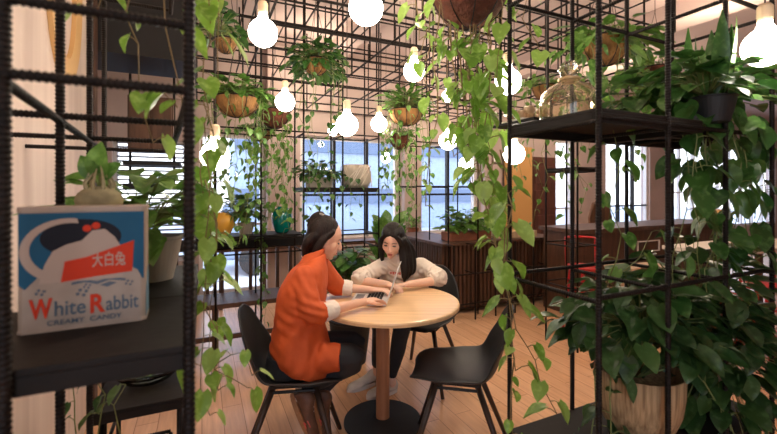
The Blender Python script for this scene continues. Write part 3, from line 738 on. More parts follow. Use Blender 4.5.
def strand(lm, sm, pts, r, size, step, lod=1, face=None, petiole=.6, sr=.0022, spread=1.0, jitter=.25, shrink=0.0):
    """a vine along pts with alternate leaves on short petioles"""
    pts = [Vector(p) for p in pts]
    # resample with a little wander
    seg = []; 
    for a, b in zip(pts[:-1], pts[1:]):
        n = max(1, int((b-a).length/step)); seg += [a.lerp(b, i/n) for i in range(n)]
    seg.append(pts[-1]); w = Vector((0, 0, 0)); path = []
    for i, p in enumerate(seg):
        w = w*.8+rv(r, step*.22); path.append(p+w*(0 if i == 0 else 1))
    if len(path) > 1: sm.tube(path, sr, 5, r2=sr*.6)
    for i, p in enumerate(path):
        if i == 0: continue
        a = i*2.4+r.uniform(-.6, .6); out = Vector((math.cos(a), math.sin(a), 0))
        if face is not None: out = (out+Vector(face)*.7).normalized()
        sz = size*r.uniform(.65, 1.2)*(1-shrink*i/len(path))
        tip = p+(out*.8+Vector((0, 0, r.uniform(.0, .5))))*sz*petiole*spread
        sm.tube([p, (p+tip)/2+Vector((0, 0, sz*.06)), tip], sr*.6, 4, caps=False)
        d = out*.55+Vector((0, 0, -r.uniform(.3, 1.1)))+rv(r, jitter); n = out*.9+Vector((0, 0, .45))+rv(r, jitter)
        put_leaf(lm, tip, d, n, sz, 'heart', lod, r.uniform(.85, 1.1), r.uniform(.5, 1.5))
def bush(lm, sm, c, rad, n, r, size, kind='heart', lod=1, up=.5, flat=1.0, wid=1.0, lo=-.3):
    """leaves on arching stems from a crown"""
    c = Vector(c); rx, ry, rz = rad
    for i in range(n):
        a = r.uniform(0, 2*math.pi); el = r.uniform(lo, 1.0); h = math.sqrt(max(0, 1-min(1, abs(el))**2)); q = r.uniform(.45, 1.0)
        o = Vector((math.cos(a)*h*rx, math.sin(a)*h*ry, el*rz))*q
        tip = c+o; out = Vector((math.cos(a), math.sin(a), 0))
        sz = size*r.uniform(.65, 1.25)
        b0 = c+Vector((o.x*.15, o.y*.15, -rz*.1)); mid = (b0+tip)/2+Vector((0, 0, rz*.15))
        sm.tube([b0, mid, tip], .0018, 4, caps=False)
        d = out*.8+Vector((0, 0, up*(el) - .35))+rv(r, .35); nn = Vector((0, 0, .9))+out*.35+rv(r, .3)
        put_leaf(lm, tip, d, nn, sz, kind, lod, wid*r.uniform(.85, 1.1), r.uniform(.5, 1.6))
def done(t, lm, sm, lmat, smat='stem', lname='foliage', sname='stems'):
    if lm.v: lm.build(lname, lmat, t, smooth=True)
    if sm.v: sm.build(sname, smat, t, smooth=True)
def hang_pts(r, x, y, ztop, zbot, sway=.04, arch=None):
    n = max(2, int((ztop-zbot)/.18)); pts = []
    if arch is not None: pts.append(Vector(arch)); pts.append((Vector(arch)+Vector((x, y, ztop)))/2+Vector((0, 0, .05)))
    for i in range(n+1): pts.append(Vector((x+r.uniform(-sway, sway)*i/n, y+r.uniform(-sway, sway)*i/n, ztop+(zbot-ztop)*i/n)))
    return pts
def basket_mesh(c, rr, depth, seg=28):
    m = MB(); pr = [(0, -depth)]+[(rr*math.sin(math.pi/2*i/9), -depth*math.cos(math.pi/2*i/9)) for i in range(1, 10)]+[(rr*1.03, .012), (rr*.93, .012), (rr*.9, -.02), (0, -.03)]
    r = random.Random(int(rr*1e4)); m.lathe(pr, c, seg)
    m.v = [(x+r.uniform(-.004, .004), y+r.uniform(-.004, .004), z+r.uniform(-.004, .004)) for x, y, z in m.v]
    return m
def hanging_basket(name, label, px, py, Y, rr, depth, bmat, seed, group, top=3.06):
    c = P(px, py, Y); t = thing(name, label, 'hanging plant', c, 0, group)
    basket_mesh(c, rr, depth).build('basket', bmat, t, smooth=True)
    m = MB()
    for k in range(8):
        a = k*math.pi/4; m.tube([c+Vector((rr*1.02*math.sin(q)*math.cos(a), rr*1.02*math.sin(q)*math.sin(a), -depth*1.03*math.cos(q))) for q in [math.pi/2*i/6 for i in range(7)]], .0022, 5)
    m.tube([c+Vector((rr*1.04*math.cos(a), rr*1.04*math.sin(a), .01)) for a in [i*math.pi/12 for i in range(25)]], .004, 6); m.build('wire_frame', 'steel', t)
    m = MB()
    for k in range(3):
        a = k*2.09+.4; m.tube([c+Vector((rr*math.cos(a), rr*math.sin(a), .01)), c+Vector((0, 0, min(.42, top-c.z-.02)))], .0018, 4)
    m.tube([c+Vector((0, 0, min(.42, top-c.z-.02))), Vector((c.x, c.y, max(top, c.z+.45) if c.z+.45 < CZ else CZ-.02))], .0025, 4); m.build('hanger', 'cord', t)
    return t, c, random.Random(seed)
HG = 'hanging baskets of plants under the lattice'
# B: the big centre basket, long vines
t, c, r = hanging_basket('hanging_pothos', 'large coconut-fibre basket at the top centre with very long bright pothos vines', 469, -12, 1.72, .16, .175, 'cocodark', 11, HG, 3.29)
lm, sm = MB(), MB()
bush(lm, sm, c+Vector((0, .03, .06)), (.17, .12, .10), 30, r, .07, up=.3, lo=.1)
for k in range(6):
    a = k*2*math.pi/6-.3; ex = c+Vector((math.cos(a)*.17, math.sin(a)*.16, .02))
    L = [.35, .6, .45, .55, .3, .5][k % 6]
    x = ex.x+math.cos(a)*.05; 
    strand(lm, sm, hang_pts(r, x+r.uniform(-.03, .03), ex.y+math.sin(a)*.03, ex.z, ex.z-L, .06, arch=c+Vector((math.cos(a)*.08, math.sin(a)*.08, .03))), r, .078, .062, 1, (0, -1, 0))
# two bundles that swing left and towards the post, as in the photo
for (pp, ln) in (([(428, -8), (432, 40), (430, 60)], .06), ([(440, 5), (438, 60), (442, 110), (432, 160), (430, 205)], .045), ([(450, 20), (455, 90), (450, 160)], .07), ([(458, 28), (462, 80), (470, 150), (476, 200)], .09), ([(488, 24), (486, 80), (490, 130)], .10), ([(414, -10), (417, 38)], .08), ([(474, 24), (470, 80), (476, 150)], .09), ([(500, 150), (506, 205), (500, 262), (512, 300)], .085),
                 ([(470, 25), (468, 80), (462, 140), (470, 190)], .08), ([(480, 25), (484, 90), (478, 140), (486, 190), (500, 250)], .085), ([(490, 20), (492, 70), (488, 130), (496, 190)], .085), ([(462, 25), (474, 90), (480, 150), (492, 200), (505, 260), (512, 320), (515, 370)], .085),
                 ([(476, 25), (482, 110), (498, 180), (508, 230), (503, 280), (515, 330), (540, 380), (556, 412)], .085), ([(455, 25), (470, 120), (492, 200), (500, 250)], .08), ([(510, 340), (514, 432)], .05)):
    pts = []
    for i, (x, y) in enumerate(pp):
        Y = 1.66+.03*r.uniform(-1, 1)+(-.17*max(0, (y-170)/260.))
        if y > 200 and x > 498: Y = 1.42
        pts.append(P(x, y, Y))
    strand(lm, sm, pts, r, ln*.95, .062, 1, (0, -1, 0), sr=.003)
done(t, lm, sm, 'leaflit', 'stembrown', 'foliage', 'vines')
# C, D: left hanging baskets
t, c, r = hanging_basket('hanging_fern', 'wide coconut basket of ferny green at the left, beside the bright window', 237, 100, 2.55, .135, .11, 'coco', 21, HG)
lm, sm = MB(), MB(); bush(lm, sm, c+Vector((0, 0, .02)), (.21, .18, .13), 150, r, .055, 'heart', 1, .6, lo=-.1)
for k in range(11):
    a = k*.571+.2; strand(lm, sm, hang_pts(r, c.x+math.cos(a)*.17, c.y+math.sin(a)*.15, c.z, c.z-r.uniform(.3, .95), .05, arch=c), r, .05, .06, 1, (0, -1, 0))
done(t, lm, sm, 'leafmid')
t, c, r = hanging_basket('hanging_pothos', 'small dark basket just right of the fern basket with thick vines down to the rail', 275, 112, 2.9, .105, .12, 'cocodark', 22, HG)
lm, sm = MB(), MB(); bush(lm, sm, c+Vector((-.03, 0, .02)), (.15, .13, .09), 50, r, .055, lo=-.1)
for k in range(10):
    a = k*.63; strand(lm, sm, hang_pts(r, c.x+math.cos(a)*.12-.03, c.y+math.sin(a)*.12, c.z-.03, c.z-r.uniform(.45, .85), .06, arch=c), r, .052, .055, 1, (0, -1, 0))
done(t, lm, sm, 'leafmid')
# E
t, c, r = hanging_basket('hanging_pothos', 'bushy dark-green hanging plant above the small middle shelf', 316, 62, 2.75, .09, .09, 'coco', 23, HG, 3.2)
lm, sm = MB(), MB(); bush(lm, sm, c, (.20, .18, .17), 190, r, .062, lo=-.75)
for k in range(6):
    a = k*1.05; strand(lm, sm, hang_pts(r, c.x+math.cos(a)*.13+.05, c.y+math.sin(a)*.13, c.z, c.z-r.uniform(.3, 1.1), .06, arch=c), r, .05, .07, 1)
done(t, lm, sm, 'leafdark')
# F
t, c, r = hanging_basket('hanging_fern', 'coconut basket of ferny green hanging under the bulb left of the long vine', 406, 112, 2.9, .12, .10, 'coco', 24, HG)
lm, sm = MB(), MB(); bush(lm, sm, c+Vector((0, 0, .03)), (.19, .16, .15), 210, r, .06, 'long', 1, .9, wid=1.5, lo=0)
for k in range(9):
    a = k*.7; strand(lm, sm, hang_pts(r, c.x+math.cos(a)*.13, c.y+math.sin(a)*.12, c.z, c.z-r.uniform(.3, .85), .05, arch=c), r, .045, .055, 1, (0, -1, 0))
done(t, lm, sm, 'leafmid')
t, c, r = hanging_basket('hanging_pothos', 'small brown basket hanging low behind the fern basket, vines reaching the right pillar', 400, 136, 3.5, .09, .12, 'cocodark', 25, HG)
lm, sm = MB(), MB(); bush(lm, sm, c, (.13, .12, .08), 40, r, .05, lo=-.1)
for k in range(9):
    a = k*.7; strand(lm, sm, hang_pts(r, c.x+math.cos(a)*.14-.03, c.y+math.sin(a)*.12, c.z, c.z-r.uniform(.35, .85), .05, arch=c), r, .05, .06, 1, (0, -1, 0))
done(t, lm, sm, 'leafmid')
# G: top right orange basket
t, c, r = hanging_basket('hanging_pothos', 'orange coconut basket of pothos hanging above the glass bottle shelf', 606, 42, 2.05, .115, .12, 'coco', 26, HG, 3.2)
lm, sm = MB(), MB(); bush(lm, sm, c, (.26, .2, .12), 70, r, .085, lo=-.6)
for k in range(10):
    a = k*.63; strand(lm, sm, hang_pts(r, c.x+math.cos(a)*.14, c.y+math.sin(a)*.13, c.z+.02, c.z-r.uniform(.2, .5), .06, arch=c), r, .08, .07, 1, (0, -1, 0))
done(t, lm, sm, 'leafmid')
# H: top left
t, c, r = hanging_basket('hanging_pothos', 'small orange basket with dark leaves at the top left behind the ribbed post', 226, 42, 2.1, .055, .06, 'coco', 27, HG, 3.0)
lm, sm = MB(), MB(); bush(lm, sm, c+Vector((-.04, 0, .04)), (.14, .12, .18), 60, r, .06, lo=-.3)
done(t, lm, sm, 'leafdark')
# A: vines beside the left post
p0 = P(208, -40, 1.12); t, c, r = hanging_basket('hanging_pothos', 'bright heart-leaved pothos trailing the full height beside the left ribbed post', 208, -45, 1.12, .10, .10, 'coco', 31, HG, 3.2)
lm, sm = MB(), MB()
for (pp, sz, st) in (([(204, -40), (206, 10), (200, 60), (207, 110), (203, 170), (210, 230), (204, 290), (206, 350), (212, 395)], .062, .055), ([(210, -40), (212, 20), (204, 80)], .085, .07), ([(203, 100), (206, 160), (200, 220), (206, 280), (202, 340), (206, 420)], .065, .065), ([(205, 180), (218, 225), (222, 262), (216, 285)], .095, .09),
                 ([(206, 370), (225, 352), (245, 345), (250, 372)], .05, .05), ([(202, 140), (212, 200), (222, 240), (214, 276)], .075, .06), ([(200, 300), (214, 330), (206, 372), (236, 392)], .07, .055)):
    strand(lm, sm, [P(x, y, 1.12+r.uniform(-.05, .05)) for x, y in pp], r, sz, st, 2, (.2, -1, 0), sr=.002)
done(t, lm, sm, 'leaflit', 'stembrown', 'foliage', 'vines')
# sparse vine inside the left shelf frame
t, c, r = hanging_basket('hanging_pothos', 'thin sparse pothos vine hanging inside the left shelf frame above the tin', 140, -85, 1.0, .10, .10, 'coco', 32, HG, 3.2)
lm, sm = MB(), MB()
for (pp, sz, st) in (([(140, -80), (138, 0), (140, 30), (142, 60), (150, 110), (158, 145)], .052, .075), ([(150, -80), (165, 0), (172, 40), (176, 100), (180, 130)], .085, .085), ([(125, -80), (100, 0), (95, 20)], .065, .06), ([(150, 100), (160, 90), (172, 110)], .06, .06)):
    strand(lm, sm, [P(x, y, .98+r.uniform(-.03, .03)) for x, y in pp], r, sz, st, 2, (.3, -1, 0), sr=.0022)
done(t, lm, sm, 'leaflit', 'stembrown', 'foliage', 'vines')
# potted plants -----------------------------------------------------------
def pot(t, c, r0, r1, h, mt, soil=True):
    m = MB(); m.lathe([(0, 0), (r0, 0), (r0*.4+r1*.6, h*.5), (r1, h*.93), (r1*1.04, h*.95), (r1*1.04, h), (r1*.93, h), (r1*.9, h*.85), (0, h*.83)], c, 36); m.build('pot', mt, t, smooth=False, bevel=0)
    m = MB(); m.lathe([(0, h*.88), (r1*.9, h*.86)], c, 24); m.build('soil', 'soil', t)
# K behind the tin
c = P(134, 0, 1.12); c.z = 1.14; c = G(-.14, 1.4, 1.141)
t = thing('potted_pothos', 'bushy potted pothos on the left metal shelf behind the jar and tin', 'potted plant', c)
pot(t, c, .06, .085, .13, 'potgrey'); r = random.Random(41); lm, sm = MB(), MB()
bush(lm, sm, c+Vector((-.03, 0, .17)), (.24, .2, .16), 95, r, .088, lod=2, lo=-.35)
for k in range(1):
    a = -1.9+k*.5; strand(lm, sm, [c+Vector((0, 0, .15)), c+Vector((math.cos(a)*.14, math.sin(a)*.14, .17)), c+Vector((math.cos(a)*.2, math.sin(a)*.17, .0)), c+Vector((math.cos(a)*.2, math.sin(a)*.17, -.15-.1*k))], r, .07, .06, 2)
done(t, lm, sm, 'leafmid')
# leaves of the jar cutting
lm, sm = MB(), MB(); r = random.Random(42); q = JB+Vector((0, 0, .29))
for (d, s) in (((.1, -.2, 1), .075), ((-.5, -.2, .8), .055), ((.5, .1, .6), .05)): sm.tube([JB+Vector((0, 0, .27)), q+Vector(d)*.02], .002, 5); put_leaf(lm, q+Vector(d)*.02, d, (0, -1, .3), s, 'heart', 2)
done(JAR, lm, sm, 'leafmid', lname='cutting_leaves', sname='cutting_stems')
# vine at lower left behind the shelf
lm, sm = MB(), MB(); r = random.Random(43)
# J: large pot at right
c = G(1.50, .985, .527); c = Vector((P(638, 0, 1.46).x, 1.46, .527))
t = thing('potted_pothos', 'huge pothos in a striped wooden bowl pot on the low right shelf', 'potted plant', c)
m = MB(); m.lathe([(0, 0), (.055, 0), (.085, .012), (.115, .045), (.135, .10), (.143, .16), (.145, .235), (.137, .235), (.132, .18), (0, .18)], c, 40); m.build('pot', 'potwood', t, smooth=True)
m = MB(); m.lathe([(0, .16), (.13, .16)], c, 24); m.build('soil', 'soil', t)
r = random.Random(51); lm, sm = MB(), MB()
bush(lm, sm, c+Vector((.05, .06, .34)), (.34, .24, .24), 260, r, .085, lod=2, lo=-.15, up=.3)
bush(lm, sm, c+Vector((.34, .08, .22)), (.22, .2, .34), 150, r, .09, lod=2, lo=-.8, up=.2)
for k in (0, 1, 6, 7, 8):
    a = -2.9+k*.42; strand(lm, sm, [c+Vector((0, 0, .2)), c+Vector((math.cos(a)*.16, math.sin(a)*.14, .26)), c+Vector((math.cos(a)*.26+.05, math.sin(a)*.18, .05)), c+Vector((math.cos(a)*.28+.06, math.sin(a)*.18, -.18))], r, .09, .07, 2, sr=.003)
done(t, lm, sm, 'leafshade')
# I: upper right plants on the plate
c = Vector((P(712, 0, 1.42).x, 1.42, 1.648))
t = thing('snake_plant', 'upright snake plant among leaves in a dark pot on the upper right shelf', 'potted plant', c)
pot(t, c, .05, .07, .09, 'blackmat'); r = random.Random(61); lm, sm = MB(), MB()
bush(lm, sm, c+Vector((-.02, .0, .12)), (.17, .15, .15), 60, r, .08, lo=-.2)
for k in range(9):
    a = k*.9; rr = r.uniform(.01, .05); put_leaf(lm, c+Vector((math.cos(a)*rr, math.sin(a)*rr, .09)), Vector((math.cos(a)*.22, math.sin(a)*.22, 1)), (math.cos(a), math.sin(a), .1), r.uniform(.16, .30), 'long', 1, .6, .5)
done(t, lm, sm, 'leafdark')
c = Vector((P(752, 0, 1.66).x, 1.60, 1.648)); c = G(1.90, .97, 1.648)
t = thing('potted_pothos', 'dark trailing pothos spilling over the front of the upper right shelf', 'potted plant', c)
pot(t, c, .06, .085, .12, 'potgrey'); r = random.Random(62); lm, sm = MB(), MB()
bush(lm, sm, c+Vector((-.08, -.05, .13)), (.36, .2, .16), 130, r, .085, lod=2, lo=-.3)
for k in range(16):
    u = 1.58+.42*k/15+r.uniform(-.03, .03); v = .845+r.uniform(-.02, .03); L = r.uniform(.25, .75) if u > 1.5 else r.uniform(.08, .2)
    e = G(u, v, 1.67); strand(lm, sm, [c+Vector((0, 0, .12)), (c+e)/2+Vector((0, 0, .10)), e, e+Vector((r.uniform(-.04, .04), -.02, -L*.5)), e+Vector((r.uniform(-.07, .07), 0, -L))], r, .09, .075, 2, (0, -1, 0), sr=.0026)
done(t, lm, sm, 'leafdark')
# plants on the floor plate further right, and mid-level leaves by the far right posts
c = G(1.86, .97, .527)
t = thing('potted_pothos', 'broad-leaved pothos at the right edge beside the striped wooden pot', 'potted plant', c)
pot(t, c, .07, .10, .16, 'potgrey'); r = random.Random(63); lm, sm = MB(), MB()
bush(lm, sm, c+Vector((0, 0, .36)), (.30, .24, .34), 190, r, .09, lod=2, lo=-.7, up=.3)
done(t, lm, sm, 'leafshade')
# thin climbing vine between the right posts
t = thing('climbing_vine', 'thin climbing vine with small leaves winding up beside the near right post', 'vine', P(612, 300, 1.52)); r = random.Random(64); lm, sm = MB(), MB()
for pp in ([(606, 285), (617, 240), (610, 200), (618, 150)], [(612, 290), (640, 262), (655, 230)], [(598, 60), (606, 110), (612, 170), (606, 215)]):
    strand(lm, sm, [P(x, y, 1.52) for x, y in pp], r, .075, .075, 2, (0, -1, 0))
done(t, lm, sm, 'leafmid')
# far vines over the right middle distance
t, c, r = hanging_basket('hanging_pothos', 'far basket with airy vines hanging right of the corner post over the counter', 545, 88, 3.3, .10, .10, 'coco', 65, HG)
lm, sm = MB(), MB(); bush(lm, sm, c, (.2, .18, .1), 50, r, .06)
for k in range(13):
    a = k*.49; strand(lm, sm, hang_pts(r, c.x+math.cos(a)*.3, c.y+math.sin(a)*.2, c.z, c.z-r.uniform(.5, 1.2), .10, arch=c), r, .055, .09, 1, (0, -1, 0))
done(t, lm, sm, 'leafmid')
t, c, r = hanging_basket('hanging_pothos', 'far basket of leaves between the upright posts at the upper right', 655, 70, 2.9, .10, .10, 'cocodark', 66, HG)
lm, sm = MB(), MB(); bush(lm, sm, c, (.28, .2, .2), 80, r, .08, lo=-.8)
for k in range(7):
    a = k*.9; strand(lm, sm, hang_pts(r, c.x+math.cos(a)*.2, c.y+math.sin(a)*.2, c.z, c.z-r.uniform(.3, .9), .08, arch=c), r, .07, .09, 1, (0, -1, 0))
done(t, lm, sm, 'leafmid')
# L: plant and wicker basket on the small middle shelf
c = G(.98, 3.66, 1.433)
t = thing('potted_pothos', 'leafy plant in a pale box pot on the small middle shelf', 'potted plant', c, math.radians(25))
m = MB(); m.gbox(.88, 1.10, 3.58, 3.74, 1.433, 1.53); m.build('pot', 'potgrey', t, bevel=.006)
r = random.Random(71); lm, sm = MB(), MB(); bush(lm, sm, c+Vector((0, 0, .13)), (.24, .16, .13), 130, r, .06, lo=-.3)
for k in range(6): e = G(.84+.1*k, 3.49, 1.44); strand(lm, sm, [c+Vector((0, 0, .12)), e+Vector((0, 0, .05)), e+Vector((0, -.02, -r.uniform(.15, .5)))], r, .05, .055, 1, (0, -1, 0))
done(t, lm, sm, 'leafdark')
c = G(1.36, 3.66, 1.433)
t = thing('wicker_basket', 'pale woven basket of ribbons on the small middle shelf beside the plant', 'basket', c)
m = MB(); m.lathe([(0, 0), (.11, 0), (.145, .06), (.145, .15), (.12, .22), (.11, .22), (.13, .15), (.12, .02), (0, .01)], c, 32); m.build('basket_body', 'wicker', t, smooth=True)
m = MB(); r = random.Random(72)
for k in range(12): a = r.uniform(0, 6.28); b2 = a+r.uniform(.5, 1.4); m.tube([c+Vector((.148*math.cos(a+(b2-a)*i/6), .148*math.sin(a+(b2-a)*i/6), .01+.2*i/6)) for i in range(7)], .005, 5)
m.build('weave', 'whitecloth', t, smooth=True)
# M, N, O, P
c = GPz(413, 240, 4.9); c.z = .722; c = G(GU(413, 5.18)[0], 5.18, .722)
t = thing('potted_succulent', 'small brown pot of green on the ledge left of the bluish window', 'potted plant', c); pot(t, c, .06, .085, .13, 'terracotta'); r = random.Random(73); lm, sm = MB(), MB(); bush(lm, sm, c+Vector((0, 0, .16)), (.14, .12, .16), 45, r, .08, 'long', 1, 1, wid=1.6, lo=0); done(t, lm, sm, 'leafmid')
c = G(GU(388, 4.2)[0], 4.2, 0)
t = thing('floor_plant', 'spiky tall leafy plant rising behind the head of the woman in white', 'potted plant', c); pot(t, c, .12, .16, .34, 'potgrey'); r = random.Random(74); lm, sm = MB(), MB()
for k in range(40):
    a = r.uniform(0, 6.28); h = r.uniform(.55, 1.0); q = c+Vector((math.cos(a)*.06, math.sin(a)*.06, h)); sm.tube([c+Vector((0, 0, .3)), q], .004, 5); put_leaf(lm, q, (math.cos(a)*.6, math.sin(a)*.6, .8), (math.cos(a)*-.5, -.8, .4), r.uniform(.16, .26), 'long', 1, 1.5)
done(t, lm, sm, 'leafmid')
c = Vector((P(350, 0, 3.30).x, 3.30, 0)); 
t = thing('floor_plant', 'dark broad-leaved floor plant between the two women behind the table', 'potted plant', c); pot(t, c, .13, .17, .36, 'blackmat'); r = random.Random(75); lm, sm = MB(), MB(); bush(lm, sm, c+Vector((.0, 0, .72)), (.20, .18, .26), 200, r, .11, 'long', 1, .4, wid=2.1, lo=-.9); done(t, lm, sm, 'leafdark')
c = G(GU(246, 3.7)[0], 3.70, 1.0262)
t = thing('potted_fern', 'leafy green plant on the rail between the yellow pot and the teal vase', 'potted plant', c); pot(t, c, .05, .07, .10, 'potgrey'); r = random.Random(76); lm, sm = MB(), MB(); bush(lm, sm, c+Vector((-.02, 0, .16)), (.23, .12, .20), 170, r, .075, 'long', 1, .8, wid=1.8, lo=-.2); done(t, lm, sm, 'leafdark')
r = random.Random(77); lm, sm = MB(), MB()
for k in range(7): bush(lm, sm, G(2.60+.08*k, 3.92, .96), (.13, .13, .24), 34, r, .10, 'long', 1, .7, wid=2.0, lo=0)
done(PLB, lm, sm, 'leafmid')
# vine spilling from the teal vase
lm, sm = MB(), MB(); r = random.Random(78)
t = thing('trailing_vine', 'small vine trailing out of the teal vase and over the rail', 'vine', VT+Vector((0, 0, .23)))
for k in range(4): strand(lm, sm, [VT+Vector((0, 0, .20)), VT+Vector((-.04-.02*k, -.06, .26)), VT+Vector((-.10-.015*k, -.12, .08)), VT+Vector((-.11, -.20, -.05-.25*k))], r, .05, .05, 1, (0, -1, 0))
done(t, lm, sm, 'leafmid')
# leaves in the lower left: vine on the low table
c = G(-.16, 1.85, .6175)
t = thing('trailing_vine', 'thin vine growing up among the posts at the lower left', 'vine', c); r = random.Random(79); lm, sm = MB(), MB()
for pp in ([(76, 434), (80, 400), (77, 372), (95, 380)], [(98, 434), (104, 395), (90, 368)], [(120, 434), (112, 410), (124, 386)]): strand(lm, sm, [P(x, y, 1.25) for x, y in pp], r, .05, .05, 1, (0, -1, 0))
done(t, lm, sm, 'leafdark')
lm, sm = MB(), MB(); bush(lm, sm, BOWL+Vector((0, 0, .03)), (.07, .07, .05), 14, r, .045, lo=0); done([o for o in bpy.data.objects if o.name == 'glass_bowl'][0], lm, sm, 'leafmid', lname='floating_leaves', sname='floating_stems')
# columns of vines along the left pillar and window
t, c, r = hanging_basket('hanging_pothos', 'far basket whose vines veil the pillar between the two left windows', 262, 132, 4.1, .10, .10, 'coco', 80, HG)
lm, sm = MB(), MB(); bush(lm, sm, c, (.2, .18, .12), 50, r, .06)
for k in range(16):
    a = k*.4; strand(lm, sm, hang_pts(r, c.x+math.cos(a)*.34-.05, c.y+math.sin(a)*.15, c.z, c.z-r.uniform(.4, 1.1), .10, arch=c), r, .06, .08, 1, (0, -1, 0))
done(t, lm, sm, 'leafmid')
# ------------------------------------------------------------------ people
mat('skin', (.74, .42, .29), .5, noise=.06, nscale=12); mat('skinpale', (.78, .47, .34), .5, noise=.06, nscale=12)
for k_ in ('skin', 'skinpale'):
    b_ = MATS[k_].node_tree.nodes['Principled BSDF']; b_.inputs['Subsurface Weight'].default_value = .12; b_.inputs['Subsurface Radius'].default_value = (.01, .004, .002)
mat('hair', (.012, .007, .005), .5, noise=.5, nscale=2, bump=.5, bscale=6, stretch=(30, 30, 2), spec=.25)
mat('hairbrown', (.022, .010, .007), .5, noise=.5, nscale=2, bump=.5, bscale=6, stretch=(30, 30, 2), spec=.25)
mat('jacket', (.58, .085, .012), .75, noise=.15, nscale=6, bump=.35, bscale=14)
mat('cuff', (.72, .62, .54), .85, bump=.2, bscale=40)
mat('sweater', (.76, .64, .54), .9, noise=.08, nscale=8, bump=.35, bscale=18)
mat('trousers', (.012, .012, .015), .8, bump=.2, bscale=20)
mat('shoewhite', (.66, .58, .50), .7, noise=.15, nscale=15); mat('sole', (.62, .56, .5), .7)
mat('shoedark', (.16, .075, .045), .6, noise=.4, nscale=20); mat('soledark', (.34, .17, .08), .7, bump=.8, bscale=80)
mat('lips', (.42, .09, .07), .45); mat('eyedark', (.02, .012, .01), .3); mat('redtext', (.55, .10, .08), .8)

def remesh(m, voxel, smooth=4, wrinkle=0.0, wscale=.07):
    """closed lumps -> one continuous skin"""
    me = bpy.data.meshes.new('t'); me.from_pydata(m.v, [], m.f)
    bm = bmesh.new(); bm.from_mesh(me); bmesh.ops.remove_doubles(bm, verts=bm.verts, dist=1e-6); bmesh.ops.recalc_face_normals(bm, faces=bm.faces); bm.to_mesh(me); bm.free()
    o = bpy.data.objects.new('t', me); COL.objects.link(o)
    q = o.modifiers.new('r', 'REMESH'); q.mode = 'VOXEL'; q.voxel_size = voxel
    q = o.modifiers.new('s', 'SMOOTH'); q.factor = .6; q.iterations = smooth
    if wrinkle:
        tx = bpy.data.textures.new('w', 'CLOUDS'); tx.noise_scale = wscale; tx.noise_depth = 2
        q = o.modifiers.new('d', 'DISPLACE'); q.texture = tx; q.strength = wrinkle; q.texture_coords = 'LOCAL'
    bpy.context.view_layer.update()
    out = bpy.data.meshes.new_from_object(o.evaluated_get(bpy.context.evaluated_depsgraph_get()))
    bpy.data.objects.remove(o)
    return out
def skin_part(name, m, mt, parent, voxel=.006, smooth=4, wrinkle=0.0, wscale=.07, label=None, folds=()):
    me = remesh(m, voxel, smooth, wrinkle, wscale); me.name = name
    if folds:            # cloth folds: short ridges fanning out where the cloth bunches
        n = len(me.vertices); co_ = np.empty(n*3); me.vertices.foreach_get('co', co_); co_ = co_.reshape(-1, 3)
        no_ = np.array([v.normal[:] for v in me.vertices]); d_ = np.zeros(n)
        for (c_, ax_, rad_, amp_, wl_) in folds:
            q_ = co_-np.array(c_); ax_ = np.array(ax_, float); ax_ /= np.linalg.norm(ax_); rr_ = np.linalg.norm(q_, axis=1)
            ph_ = (q_ @ ax_)*2*math.pi/wl_+1.2*np.sin(q_[:, 2]*23)+.9*np.sin(q_[:, 1]*31+q_[:, 0]*17); w_ = np.sin(ph_)
            d_ += amp_*np.exp(-(rr_/rad_)**2)*(np.sign(w_)*np.abs(w_)**.7)
        co_ += no_*d_[:, None]; me.vertices.foreach_set('co', co_.ravel()); me.update()
    me.transform(parent_matrix(parent).inverted()); me.materials.clear(); me.materials.append(MATS[mt])
    me.polygons.foreach_set('material_index', [0]*len(me.polygons)); me.polygons.foreach_set('use_smooth', [True]*len(me.polygons))
    o = bpy.data.objects.new(name, me); COL.objects.link(o); o.parent = parent
    if label: o['label'] = label
    return o
def crom(pts, n=5):
    pts = [np.array(p, float) for p in pts]; P_ = [2*pts[0]-pts[1]]+pts+[2*pts[-1]-pts[-2]]; out = []
    for i in range(1, len(P_)-2):
        a, b, c, d = P_[i-1:i+3]
        for k in range(n):
            t = k/n; out.append(.5*((2*b)+(-a+c)*t+(2*a-5*b+4*c-d)*t*t+(-a+3*b-3*c+d)*t**3))
    out.append(pts[-1]); return out
def limb(m, pts, rs, seg=14, caps=True):
    q = crom([list(p)+[r] for p, r in zip(pts, rs)])
    m.tube([Vector(x[:3]) for x in q], [max(.002, float(x[3])) for x in q], seg)
    if caps:
        m.ball(q[0][:3], float(q[0][3]), seg, 8); m.ball(q[-1][:3], float(q[-1][3]), seg, 8)
def loft(m, secs, seg=24):
    """secs: (centre, half-vector a, half-vector b)"""
    fl = crom([list(c)+list(a)+list(b) for c, a, b in secs], 4); vs = []; fs = []
    for q in fl:
        c, a, b = Vector(q[:3]), Vector(q[3:6]), Vector(q[6:9])
        for k in range(seg): th = 2*math.pi*k/seg; vs.append(c+a*math.cos(th)+b*math.sin(th))
    n = len(fl)
    for i in range(n-1):
        for k in range(seg): fs.append((i*seg+k, i*seg+(k+1) % seg, (i+1)*seg+(k+1) % seg, (i+1)*seg+k))
    fs.append(tuple(range(seg))[::-1]); fs.append(tuple((n-1)*seg+k for k in range(seg))); m.add(vs, fs)
